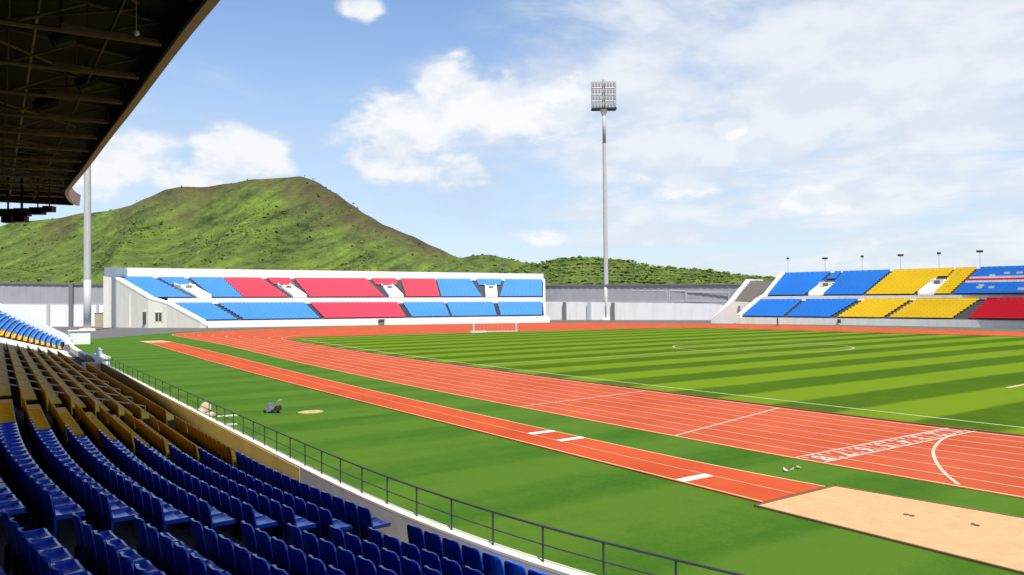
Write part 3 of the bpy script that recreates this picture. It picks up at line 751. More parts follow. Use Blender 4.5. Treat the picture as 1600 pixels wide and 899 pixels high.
# --- end stand behind the goal
def e_depth(px, t): return 187+(px-319)/529*15+t*(17+(px-185)/660*9)
def E_(px, py, t): return at(px, py, e_depth(px, t))
yl0 = lambda px: lerp(501.5, 493.5, (px-319)/529)
yl1 = lambda px: lerp(475.0, 474.0, (px-268)/580)
yu0 = lambda px: lerp(466.0, 464.5, (px-240)/607)
yu1 = lambda px: lerp(434.0, 438.5, (px-185)/663)
end = empty('end_grandstand', tuple(E_(560, 505, 0)*1.0)[:2]+(0,), 'open white end stand behind the goal with sky blue and pink red seat blocks', 'grandstand')
TL0, TL1, TU0, TU1 = .02, .38, .42, 1.0
aisle_steps = MB()
def e_low(name, b0, b1, t0, t1, m):   # bottom px range, top px range
    q = (E_(b0, yl0(b0), TL0), E_(b1, yl0(b1), TL0), E_(t1, yl1(t1), TL1), E_(t0, yl1(t0), TL1)); return seat_block(name, q, 9, m, end)
def e_up(name, b0, b1, t0, t1, m, f0=0.0, f1=1.0):
    f = lambda px0, px1, k: (lerp(px0, px1, k), lerp(yu0(px0), yu1(px1), k), lerp(TU0, TU1, k))
    q = (E_(*f(b0, t0, f0)), E_(*f(b1, t1, f0)), E_(*f(b1, t1, f1)), E_(*f(b0, t0, f1))); return seat_block(name, q, max(3, round(11*(f1-f0))), m, end)
BL_, RD_ = M['blue_far'], M['red_far']
parts = []
for a in (('blue_seats', 319, 372, 268, 330, BL_), ('blue_seats', 382, 500, 339.5, 476, BL_), ('red_seats', 508, 634, 484, 621, RD_), ('blue_seats', 644, 703, 629, 694, BL_), ('blue_seats', 706.5, 776, 698, 770.5, BL_), ('blue_seats', 782.5, 847, 777.5, 847, BL_)):
    parts.append(e_low(*a)[1])
for a in (('blue_seats', 240, 301, 185, 237, BL_), ('blue_seats', 334, 380, 295, 347, BL_), ('red_seats', 381, 451, 348, 407, RD_), ('red_seats', 484, 601, 459, 571, RD_), ('red_seats', 635, 687, 626, 680, RD_), ('blue_seats', 690, 753, 682, 735, BL_), ('blue_seats', 781, 847, 789, 847, BL_)):
    parts.append(e_up(*a)[1])
for a in (('blue_seats', 300, 327, 246, 287, BL_, .62, 1), ('red_seats', 452, 476, 416, 452, RD_, .66, 1), ('red_seats', 602, 628, 580, 618, RD_, .66, 1), ('blue_seats', 755.5, 777.5, 744, 784, BL_, .66, 1)):
    parts.append(e_up(*a)[1])
tm = MB()
for b in parts:
    i0 = len(tm.v); tm.v += b.v; tm.f += [tuple(i0+k for k in f) for f in b.f]; tm.m += b.m
# aisles and full rake under everything
for P in ((319, 848, 268, 848, yl0, yl1, TL0, TL1), (240, 848, 185, 848, yu0, yu1, TU0, TU1)):
    b0, b1, t0, t1, fa, fb, ta, tb = P; dz = Vector((0, 0, .12))
    K = 12
    for i in range(K):
        p0, p1 = lerp(b0, b1, i/K), lerp(b0, b1, (i+1)/K); r0, r1 = lerp(t0, t1, i/K), lerp(t0, t1, (i+1)/K)
        tm.quad(E_(p0, fa(p0), ta)-dz, E_(p1, fa(p1), ta)-dz, E_(r1, fb(r1), tb)-dz, E_(r0, fb(r0), tb)-dz)
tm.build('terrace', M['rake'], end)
bk = FW.copy(); bk.z = 0; bk.normalize()
pxs = [322+i*(856-322)/14 for i in range(15)]
wallstrip([E_(p, yl0(p)+.3, 0) for p in pxs], 0, -.03, .4, bk).build('front_wall', M['white'], end)
pxs = [262+i*(849-262)/14 for i in range(15)]
up_ = lambda d: (lambda a: a.z-d)
wallstrip([E_(p, yu0(p)+.2, TL1+.012) for p in pxs], 0, lambda a: 4.0, .5, bk).build('tier_parapet', M['white'], end)
s = MB()                        # gangway floor between tiers
for p, q in zip(pxs, pxs[1:]):
    s.quad(E_(p, yl1(p)-.5, TL1), E_(q, yl1(q)-.5, TL1), E_(q, yl1(q)-1.0, TL1+.012), E_(p, yl1(p)-1.0, TL1+.012))
s.build('gangway', M['white'], end)
pxs = [163+i*(849-163)/14 for i in range(15)]
wallstrip([E_(p, lerp(418, 428, (p-163)/686), 1.02) for p in pxs], 0, -.03, .6, bk).build('top_parapet', M['white'], end)
# flank walls
fl = [E_(163, 432, 1.0), E_(178, 434, .985), E_(233, 466, .43), E_(262, 474.5, .38), E_(314, 502.5, .01), E_(324, 509, -.01)]
wallstrip(fl, 0, -.03, .5, -bk).build('flank_wall', M['cream'], end)
cap = [v+Vector((0, 0, .02)) for v in fl[1:]]; cap2 = [E_(187, 434, .99), E_(242, 466.3, .43), E_(271, 475, .385), E_(321, 502, .02), E_(325, 509, -.01)]
s = MB()
for i in range(4):
    a, b, c, d = cap[i]-bk*.6, cap[i+1]-bk*.6, cap2[i+1], cap2[i]; u_ = Vector((0, 0, .9))
    s.hexa([a-u_*.2, b-u_*.2, c-u_*.2, d-u_*.2], [a+u_*.35, b+u_*.35, c+u_*.35, d+u_*.35])
s.build('flank_coping', M['white'], end)
fr = [E_(849, 436, 1.0), E_(849, 466, .42), E_(849, 474, .38), E_(850, 493, .02), E_(856, 497, 0)]
rt_ = Vector((RT.x, RT.y, 0)).normalized()
wallstrip(fr, 0, -.03, .5, rt_).build('flank_wall', M['white'], end)
bw = wallstrip([E_(163, 432, 1.05), E_(849, 436, 1.05)], 0, -.03, .4, bk); bw.build('rear_wall', M['cream'], end)
for tlx, trx, blx, brx in ((272, 296, 308, 329), (433.5, 452, 458, 478), (595.5, 612, 608, 629), (757.5, 774.5, 759, 776)):
    k = .62; yy = lambda px: lerp(yu0(px), yu1(px), k); tt = lerp(TU0, TU1, k)
    vomitory(end, E_(tlx, yy(tlx), tt), E_(trx, yy(trx), tt), E_(blx, yu0(blx)-.3, TU0+.005), E_(brx, yu0(brx)-.3, TU0+.005))
# aisle stairs, seat-end shadow put in by a borrowed dark steel colour
for (b, t, lo_) in ((376.5, 334, 1), (504, 480, 1), (639, 625, 1), (779.5, 774, 1), (704.7, 696, 1)):
    w = 3.2 if b != 704.7 else 1.6
    q = [E_(b-w, yl0(b)-.2, TL0), E_(b+w, yl0(b)-.2, TL0), E_(t+w, yl1(t)-.2, TL1), E_(t-w, yl1(t)-.2, TL1)]
    s = MB()
    for k in range(9):
        a0, a1, b0, b1 = lerp(q[0], q[3], k/9), lerp(q[1], q[2], k/9), lerp(q[0], q[3], (k+1)/9), lerp(q[1], q[2], (k+1)/9)
        s.quad(a0, a1, (b1.x, b1.y, a1.z), (b0.x, b0.y, a0.z)); s.quad((b0.x, b0.y, a0.z), (b1.x, b1.y, a1.z), b1, b0)
    s.build('aisle_stair', M['darksteel'], end)
# openings in the flank
def flank_at(px, py):           # on the flank wall, by bearing
    best = None
    for a, b in zip(fl, fl[1:]):
        r = ray(px, py); A = Vector((a.x, a.y)); B = Vector((b.x, b.y)); d = Vector((r.x, r.y)); e = B-A
        den = d.x*e.y-d.y*e.x
        t = (A.x*e.y-A.y*e.x)/den; u = (A.x*d.y-A.y*d.x)/den
        if 0 <= u <= 1: best = CAM+r*t
    return best
for nm, px, py, w, h in (('door', 229, 497, 9, 19), ('window', 249.5, 495, 10, 13)):
    c = flank_at(px, py)-bk*.55; d = (c-CAM).dot(FW); w_, h_ = w/FOC*d, h/FOC*d
    s = MB(); s.box(c, (w_, .1, h_), math.atan2(rt_.y, rt_.x)); o = s.build(nm, M['window'], end)
    s = MB()
    for q in (-1, 1): s.box(c+rt_*q*(w_/2+.1)-bk*.03, (.2, .2, h_+.4), math.atan2(rt_.y, rt_.x))
    s.box(c+Vector((0, 0, h_/2+.1))-bk*.04, (w_, .2, .2), math.atan2(rt_.y, rt_.x)); f_ = s.build(nm+'_frame', M['cream']); put(f_, end) if False else None
    f_.parent = o
    if nm == 'window':
        s = MB(); s.box(c-bk*.06, (.12, .1, h_), math.atan2(rt_.y, rt_.x)); m_ = s.build('glazing_bar', M['cream']); m_.parent = o
c = flank_at(205, 492)-bk*.6; s = MB(); s.tube(Vector((c.x, c.y, 0)), Vector((c.x, c.y, c.z+5)), .18, n=6); s.build('drain_pipe', M['dull'], end)
c = E_(596, 501.5, -.02); s = MB(); s.box(c, (1.6, .2, .8), math.atan2(rt_.y, rt_.x)); s.build('vent', M['window'], end)
# leaning thing by the flank
p = gp(274, 507.5); s = MB(); s.tube(p+rt_*.7, p-rt_*.9+Vector((0, 0, 2.0)), .25, n=6); s.tube(p+rt_*.9, p+rt_*.9+Vector((0, 0, 1.0)), .3, n=6); s.box(p-rt_*.9+Vector((0, 0, 2.0)), (1.0, .5, .7), .3)
tag(s.build('tilted_cart', M['steel']), 'small grey cart tipped up against the cream flank wall of the end stand', 'cart')

# --- side stand across the pitch
def s_depth(px, t): return lerp(174, 131, (px-1158)/(1600-1158))+t*9.5
def S_(px, py, t): return at(px, py, s_depth(px, t))
zl0 = lambda px: lerp(495.5, 500.5, (px-1158)/442)
zl1 = lambda px: lerp(470.5, 468.5, (px-1187)/413)
zu0 = lambda px: lerp(463.0, 460.0, (px-1200)/400)
zu1 = lambda px: lerp(429.0, 418.8, (px-1226)/374)
side = empty('side_grandstand', tuple(S_(1400, 505, 0))[:2]+(0,), 'open stand across the pitch with blue, yellow, red and flag patterned seats', 'grandstand')
SL0, SL1, SU0, SU1 = .02, .40, .44, 1.0
parts = []
def s_low(name, b0, b1, t0, t1, m):
    q = (S_(b0, zl0(b0), SL0), S_(b1, zl0(b1), SL0), S_(t1, zl1(t1), SL1), S_(t0, zl1(t0), SL1)); parts.append(seat_block(name, q, 9, m, side)[1])
def s_up(name, b0, b1, t0, t1, m, f0=0.0, f1=1.0, pick=None, label=None):
    f = lambda px0, px1, k: (lerp(px0, px1, k), lerp(zu0(px0), zu1(px1), k), lerp(SU0, SU1, k))
    q = (S_(*f(b0, t0, f0)), S_(*f(b1, t1, f0)), S_(*f(b1, t1, f1)), S_(*f(b0, t0, f1))); parts.append(seat_block(name, q, max(3, round(13*(f1-f0))), m, side, label, pick)[1])
BB, YY, RR = M['blue_r'], M['yellow_r'], M['red_r']
s_low('blue_seats', 1159, 1223, 1188, 1254, BB); s_low('blue_seats', 1229, 1296, 1260, 1342, BB); s_low('yellow_seats', 1308, 1379, 1352, 1424, YY)
s_low('yellow_seats', 1388, 1487, 1433, 1532, YY); s_low('red_seats', 1512, 1720, 1543, 1760, RR)
s_up('blue_seats', 1199, 1256, 1227, 1310, BB, 0, .62); s_up('blue_seats', 1234.3, 1289.5, 1227.1, 1309, BB, .62, 1) if False else None
s_up('blue_seats', 1199, 1255, 1227, 1299, BB); s_up('blue_seats', 1286, 1348, 1318, 1392, BB)
s_up('yellow_seats', 1352, 1427, 1398, 1484, YY); s_up('yellow_seats', 1459, 1484, 1494, 1527, YY)
s_up('blue_seats', 1259, 1284, 1305, 1315, BB, .70, 1); s_up('yellow_seats', 1432, 1457, 1478, 1491, YY, .70, 1)
def f_inv(px, py):             # bearing -> place in the flag block
    t = (zu0(px)-py)/(zu0(px)-zu1(px)); x0 = lerp(1489, 1533, t); x1 = lerp(1720, 1770, t); return (px-x0)/(x1-x0), t
STARS = [f_inv(*q) for q in ((1558.6, 433), (1579, 429.5), (1597, 431), (1537, 451.5), (1551, 453.5), (1573, 451), (1605, 455), (1620, 432), (1634, 446))]
def flag(u, v):
    for a, b in STARS:
        if abs(u-a) < .017 and abs(v-b) < .045: return 3
    if .36 < v < .44 or .52 < v < .60: return 1
    if .44 <= v <= .52: return 2
    return 0
s_up('flag_seats', 1489, 1720, 1533, 1770, [BB, M['whiteseat'], M['red_r'], M['starseat']], 0, 1, flag, 'blue seat block with white and red stripes and pale star spots like a flag')
tm = MB()
for b in parts:
    i0 = len(tm.v); tm.v += b.v; tm.f += [tuple(i0+k for k in f) for f in b.f]; tm.m += b.m
for P in ((1159, 1720, 1188, 1760, zl0, zl1, SL0, SL1), (1199, 1720, 1227, 1770, zu0, zu1, SU0, SU1)):
    b0, b1, t0, t1, fa, fb, ta, tb = P; dz = Vector((0, 0, .12)); K = 12
    for i in range(K):
        p0, p1 = lerp(b0, b1, i/K), lerp(b0, b1, (i+1)/K); r0, r1 = lerp(t0, t1, i/K), lerp(t0, t1, (i+1)/K)
        tm.quad(S_(p0, fa(p0), ta)-dz, S_(p1, fa(p1), ta)-dz, S_(r1, fb(r1), tb)-dz, S_(r0, fb(r0), tb)-dz)
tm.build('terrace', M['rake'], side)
nb = Vector((0, -1, 0))
pxs = [1150+i*(1720-1150)/14 for i in range(15)]
wallstrip([S_(p, zl0(p)+.3, 0) for p in pxs], 0, -.03, .4, nb).build('front_wall', M['dull'], side)
pxs = [1190+i*(1750-1190)/14 for i in range(15)]
wallstrip([S_(p, zu0(p)+.2, SL1+.02) for p in pxs], 0, lambda a: 2.5, .4, nb).build('tier_parapet', M['white'], side)
s = MB()
for p, q in zip(pxs, pxs[1:]): s.quad(S_(p, zl1(p)-.4, SL1), S_(q, zl1(q)-.4, SL1), S_(q, zl1(q)-.9, SL1+.02), S_(p, zl1(p)-.9, SL1+.02))
s.build('gangway', M['white'], side)
pxs = [1226+i*(1770-1226)/14 for i in range(15)]
wallstrip([S_(p, zu1(p)-1.0, 1.02) for p in pxs], 0, -.03, .4, nb).build('rear_wall', M['white'], side)
def slant(name, P, th, m):      # sloping stringer wall
    s = MB()
    for a, b in zip(P, P[1:]):
        o_ = Vector((th, 0, 0)); u_ = Vector((0, 0, .55))
        s.hexa([Vector((a.x, a.y, -.03)), Vector((b.x, b.y, -.03)), Vector((b.x, b.y, -.03))+o_, Vector((a.x, a.y, -.03))+o_], [a+u_, b+u_, b+o_+u_, a+o_+u_])
    return s.build(name, m, side)
slant('flank_wall', [S_(1157, 496, 0), S_(1187, 470, SL1), S_(1199, 463, SU0), S_(1226, 429, 1.0)], 1.1, M['white'])
for tlx, trx, blx, brx, kk in ((1286, 1307, 1263, 1283, .62), (1461, 1482.5, 1434, 1456, .64)):
    yy = lambda px: lerp(zu0(px), zu1(px), kk); tt = lerp(SU0, SU1, kk)
    vomitory(side, S_(tlx, yy(tlx)+4, tt), S_(trx, yy(trx)+4, tt), S_(blx, zu0(blx)-.3, SU0+.005), S_(brx, zu0(brx)-.3, SU0+.005))
for b, t in ((1226, 1257), (1302, 1347), (1383.5, 1428.5), (1500, 1537)):
    w = 2.7 if b not in (1500, 1302) else (11 if b == 1500 else 5); w2 = w*.55 if b in (1500,) else w
    q = [S_(b-w, zl0(b)-.2, SL0), S_(b+w, zl0(b)-.2, SL0), S_(t+w2, zl1(t)-.2, SL1), S_(t-w2, zl1(t)-.2, SL1)]; s = MB()
    for k in range(9):
        a0, a1, b0, b1 = lerp(q[0], q[3], k/9), lerp(q[1], q[2], k/9), lerp(q[0], q[3], (k+1)/9), lerp(q[1], q[2], (k+1)/9)
        s.quad(a0, a1, (b1.x, b1.y, a1.z), (b0.x, b0.y, a0.z)); s.quad((b0.x, b0.y, a0.z), (b1.x, b1.y, a1.z), b1, b0)
    s.build('aisle_stair', M['stairgrey'], side)
c = S_(1311, 502, -.03); s = MB(); s.box(c, (.7, .15, .8)); s.build('vent', M['window'], side)
# bare grey wing at its left end
wing = empty('bare_terrace_wing', tuple(gp(1140, 504))[:2]+(0,), 'bare grey terrace wing with white sloping parapet left of the blue side stand seats', 'terrace')
wd = lambda px, t: 176+(1158-px)*.10+t*9
Wp = lambda px, py, t: at(px, py, wd(px, t))
s = MB(); q = [Wp(1146, 470, .45), Wp(1200, 472, .45), Wp(1238, 438, 1.15), Wp(1172, 439, 1.15)]
for k in range(12):
    a0, a1, b0, b1 = lerp(q[0], q[3], k/12), lerp(q[1], q[2], k/12), lerp(q[0], q[3], (k+1)/12), lerp(q[1], q[2], (k+1)/12)
    s.quad(a0, a1, (b1.x, b1.y, a1.z), (b0.x, b0.y, a0.z)); s.quad((b0.x, b0.y, a0.z), (b1.x, b1.y, a1.z), b1, b0)
s.build('bare_steps', M['greyrake'], wing)
P = [Wp(1111, 499, -.02), Wp(1116, 494, 0), Wp(1141, 467.5, .40), Wp(1166, 436.5, 1.15), Wp(1186, 437.5, 1.16)]
s = MB()
for a, b in zip(P, P[1:]):
    o_ = rt_*1.0; s.hexa([(a.x, a.y, -.03), (b.x, b.y, -.03), (b.x+o_.x, b.y+o_.y, -.03), (a.x+o_.x, a.y+o_.y, -.03)], [a, b, b+o_, a+o_])
s.build('sloping_parapet', M['white'], wing)
s = wallstrip([Wp(1112, 498, -.02), Wp(1146, 470, -.01)], 0, -.03, .4, bk); s.build('side_face', M['white'], wing)
s = wallstrip([Wp(1146, 471, .43), Wp(1200, 473, .43)], 0, -.03, .4, bk); s.build('lower_wall', M['dull'], wing)
c = Wp(1155.5, 486, .42); s = MB(); s.box(c, (.6, .2, 2.4), math.atan2(rt_.y, rt_.x)); s.build('door', M['pillar'], wing)

# --- perimeter walls
def perimeter(label, P0, P1, y_top0, y_top1, ym0, ym1, yb0, yb1, d0, d1, posts, name='perimeter_wall'):
    e = empty(name, tuple(at((P0+P1)/2, 500, (d0+d1)/2))[:2]+(0,), label, 'wall')
    f = lambda px, y: at(px, y, lerp(d0, d1, (px-P0)/(P1-P0)))
    A, B = f(P0, ym0), f(P1, ym1); At, Bt = f(P0, y_top0), f(P1, y_top1)
    s = MB(); n = int((B-A).length/1.0)       # ribbed cladding
    dn = Vector((B.x-A.x, B.y-A.y, 0)).normalized(); nr = Vector((-dn.y, dn.x, 0)); nr = nr if nr.dot(bk) < 0 else -nr
    for i in range(n):
        o0 = nr*(.05 if i % 2 else 0); a, b = lerp(A, B, i/n)+o0, lerp(A, B, (i+1)/n)+o0; c, d = lerp(At, Bt, (i+1)/n)+o0, lerp(At, Bt, i/n)+o0
        s.quad(a, b, c, d); 
        a2, d2 = lerp(A, B, (i+1)/n)+nr*(0 if i % 2 else .05), lerp(At, Bt, (i+1)/n)+nr*(0 if i % 2 else .05); s.quad(b, a2, d2, c)
    back = -nr*.3; s.hexa([A+back, B+back, B+back*2, A+back*2], [At+back, Bt+back, Bt+back*2, At+back*2])
    s.build('grey_cladding', M['clad'], e)
    s = MB(); u_ = Vector((0, 0, .45)); s.hexa([At-nr*.4, Bt-nr*.4, Bt+nr*.35, At+nr*.35], [At+u_-nr*.4, Bt+u_-nr*.4, Bt+u_+nr*.35, At+u_+nr*.35]); s.build('cladding_rim', M['cladrim'], e)
    xs = [P0]+[p for p, w, m in posts]+[P1]
    for p, q in zip(xs, xs[1:]):               # one white panel between each pair of posts
        k0, k1 = (p-P0)/(P1-P0), (q-P0)/(P1-P0)
        a, b = lerp(A, B, k0), lerp(A, B, k1); o_ = nr*.3
        s = MB(); s.hexa([(a.x, a.y, -.03), (b.x, b.y, -.03), (b.x+o_.x, b.y+o_.y, -.03), (a.x+o_.x, a.y+o_.y, -.03)], [a, b, b+o_, a+o_]); s.build('white_panel', M['white'], e)
    for p, w, m in posts:
        k = (p-P0)/(P1-P0); a = lerp(A, B, k)+nr*.5; top = a.z if m != 'tall' else lerp(At, Bt, k).z+.5
        ww = w/FOC*lerp(d0, d1, k); s = MB(); s.box((a.x, a.y, top/2), (ww, .8, top), math.atan2(dn.y, dn.x)); s.build('pillar', M['palepillar'] if m == 'pale' else M['pillar'], e)
    return e, f, nr, dn
pw1 = perimeter('grey and white perimeter wall at far left between near stand and end stand', -160, 203, 441, 447, 475, 477, 510, 512, 214, 214, [(-60, 8, 0), (-10, 8, 0), (77.5, 4, 'pale'), (113, 6, 'tall'), (154, 3, 'pale')])
pw2 = perimeter('grey and white perimeter wall behind the pitch between end stand and side stand', 845, 1172, 447.5, 446, 472, 475, 500, 501, 236, 206, [(888, 5, 0), (930, 6, 'pale'), (969, 5, 0)])
s = MB(); f = pw2[1]; nr = pw2[2]; dn = pw2[3]         # pale pipe frames in front of the cladding
for x0, x1, y0, y1 in ((986, 1044, 455, 471), (1047, 1072, 455, 471), (1074, 1140, 457, 471)):
    P = [f(x0, y0), f(x1, y0+.3), f(x1, y1), f(x0, y1)]; P = [p+nr*.9 for p in P]
    s.path(P+[P[0]], .14, 5)
s.build('pipe_frame', M['steel'], pw2[0])
p = gp(160, 512); p = at(160, 501, 205); e = empty('service_box', (p.x, p.y, 0), 'beige metal service box on the asphalt before the white wall, beside the left floodlight pole', 'cabinet')
w_ = 18/FOC*205; s = MB(); s.box((p.x, p.y, 1.9), (w_, 2, 3.8), math.atan2(rt_.y, rt_.x)); s.build('box_body', M['box_beige'], e)
s = MB(); s.box((p.x, p.y, 3.86), (w_+.3, 2.3, .14), math.atan2(rt_.y, rt_.x)); s.build('box_lid', M['cream'], e)

# --- floodlight masts
def mast(px, yb, ytop, d, wpx0, wpx1, label, head=True):
    b = at(px, yb, d); t = at(px-3 if head else px, ytop, d); Ht = t.z; b = Vector((b.x, b.y, 0))
    e = empty('floodlight_mast', b, label, 'floodlight', 'floodlight masts')
    r0, r1 = wpx0/FOC*d/2, wpx1/FOC*d/2
    s = MB(); n = 6
    for k in range(n): s.tube(b+Vector((0, 0, Ht*k/n)), b+Vector((0, 0, Ht*(k+1)/n)), lerp(r0, r1, k/n), lerp(r0, r1, (k+1)/n), n=16, caps=k in (0, n-1))
    s.build('pole', M['steel'], e, True)
    s = MB(); s.tube(b, b+Vector((0, 0, .5)), r0*2.2, r0*2.0, n=14); s.build('base_collar', M['dull'], e)
    top = b+Vector((0, 0, Ht))
    W_, hh = 38/FOC*d, 42/FOC*d
    face = (Vector((60, -72, 0))-b); face.z = 0; face.normalize(); sd = Vector((-face.y, face.x, 0))
    fwv = -bk; sd = rt_
    s = MB(); s.tube(top-Vector((0, 0, 1)), top+Vector((0, 0, hh+.6)), r1*.9, n=10)
    for q in (-1, 1): s.tube(top+sd*q*W_/2, top+sd*q*W_/2+Vector((0, 0, hh)), .16, n=6)
    for k in range(5): s.tube(top-sd*W_/2+Vector((0, 0, hh*k/4)), top+sd*W_/2+Vector((0, 0, hh*k/4)), .14, n=6)
    s.build('lamp_frame', M['steel'], e)
    s = MB(); s.box(top+Vector((0, 0, -.2)), (W_*1.02, 2.6, .5), math.atan2(sd.y, sd.x)); s.build('platform', M['darksteel'], e)
    s = MB(); s.tube(top-Vector((0, 0, 2.2)), top-Vector((0, 0, .4)), r1*1.1, W_*.17, n=12); s.build('platform_cone', M['dull'], e)
    lm = MB(); ax = Matrix((( sd.x, fwv.x, 0), (sd.y, fwv.y, 0), (0, 0, 1)))
    lm.box((0, 0, 0), (W_/8*.66, .7, hh/4*.52), ax=ax)
    lme = lm.mesh('lamp', M['lampgrey'])
    gl = MB(); gl.box(fwv*-.37, (W_/8*.54, .05, hh/4*.40), ax=ax); gme = gl.mesh('lamp_glass', M['glass'])
    for r in range(4):
        for c in range(8):
            o = bpy.data.objects.new('lamp', lme); C.objects.link(o); o.location = top+sd*(c-3.5)*W_/8.2+Vector((0, 0, hh*(r+.5)/4))+fwv*.5; put(o, e)
            g_ = bpy.data.objects.new('lamp_glass', gme); C.objects.link(g_); g_.parent = o
    return e
mast(947.7, 497, 168, 226, 7.6, 5.0, 'tall slim floodlight mast with a square lamp head rising behind the pitch')
mast(136.5, 508, 40, 172, 11, 9, 'thick pale floodlight pole at left in front of the perimeter wall, head hidden by roof')
heads = [(1231, 404, 3), (1289, 404, 9), (1347, 401, 4), (1407, 399, 9), (1467, 396, 5), (1531, 393, 10)]
for i, (px, py, w) in enumerate(heads):
    d = s_depth(px, 1.0)+2; h = at(px, py, d); yb = zu1(px); b = at(px, yb, d)
    e = empty('stand_lamp_post', (h.x, h.y, 0), f'thin lamp post behind the side stand, {["leftmost above the blue seats", "second from left above the blue seats", "third from left above the blue seats", "above the left end of the yellow seats", "above the yellow stair mouth", "rightmost beside the flag seats"][i]}', 'lamp post', 'lamp posts behind the side stand')
    s = MB(); s.tube((h.x, h.y, 0), h, .055, n=6); s.build('pole', M['steel'], e)
    s = MB(); s.box(h, (w*.85/FOC*d, .5, .42), math.atan2(rt_.y, rt_.x)); s.build('lamp_head', M['darksteel'], e)

# ------------------------------------------------------------------ things on the field
# goal
G0 = gp(740, 520); G1 = gp(807, 519); gd = (G1-G0); gd.z = 0; gl_ = gd.length; gd.normalize(); gb = Vector((-gd.y, gd.x, 0)); gb = gb if gb.x > 0 else -gb
goal = empty('football_goal', tuple((G0+G1)/2)[:2]+(.03,), 'white football goal with net standing on the far goal line', 'goal')
s = MB(); s.tube((G0.x, G0.y, .03), (G0.x, G0.y, 2.5), .11); s.build('post', M['white'], goal)
s = MB(); s.tube((G1.x, G1.y, .03), (G1.x, G1.y, 2.5), .11); s.build('post', M['white'], goal)
s = MB(); s.tube((G0.x, G0.y, 2.5), (G1.x, G1.y, 2.5), .09); s.build('crossbar', M['white'], goal)
s = MB()
for P in (G0, G1): s.tube((P.x, P.y, .08), Vector((P.x, P.y, .08))+gb*1.9, .06)
s.tube(Vector((G0.x, G0.y, .08))+gb*1.9, Vector((G1.x, G1.y, .08))+gb*1.9, .06); s.build('ground_frame', M['white'], goal)
s = MB()
for i in range(13):
    p = lerp(G0, G1, i/12); s.tube(Vector((p.x, p.y, 2.5)), Vector((p.x, p.y, .08))+gb*1.9, .006, n=4)
for k in range(6):
    t = k/6; s.tube(Vector((G0.x, G0.y, lerp(2.5, .08, t)))+gb*1.9*t, Vector((G1.x, G1.y, lerp(2.5, .08, t)))+gb*1.9*t, .006, n=4)
s.build('net', M['net'], goal)
s = MB(); c = gp(747, 520.5); s.box((c.x, c.y, .2), (.7, 3.2, .32)); tag(s.build('white_mat', M['woodpale']), 'pale low mat lying at the foot of the left goal post', 'mat')

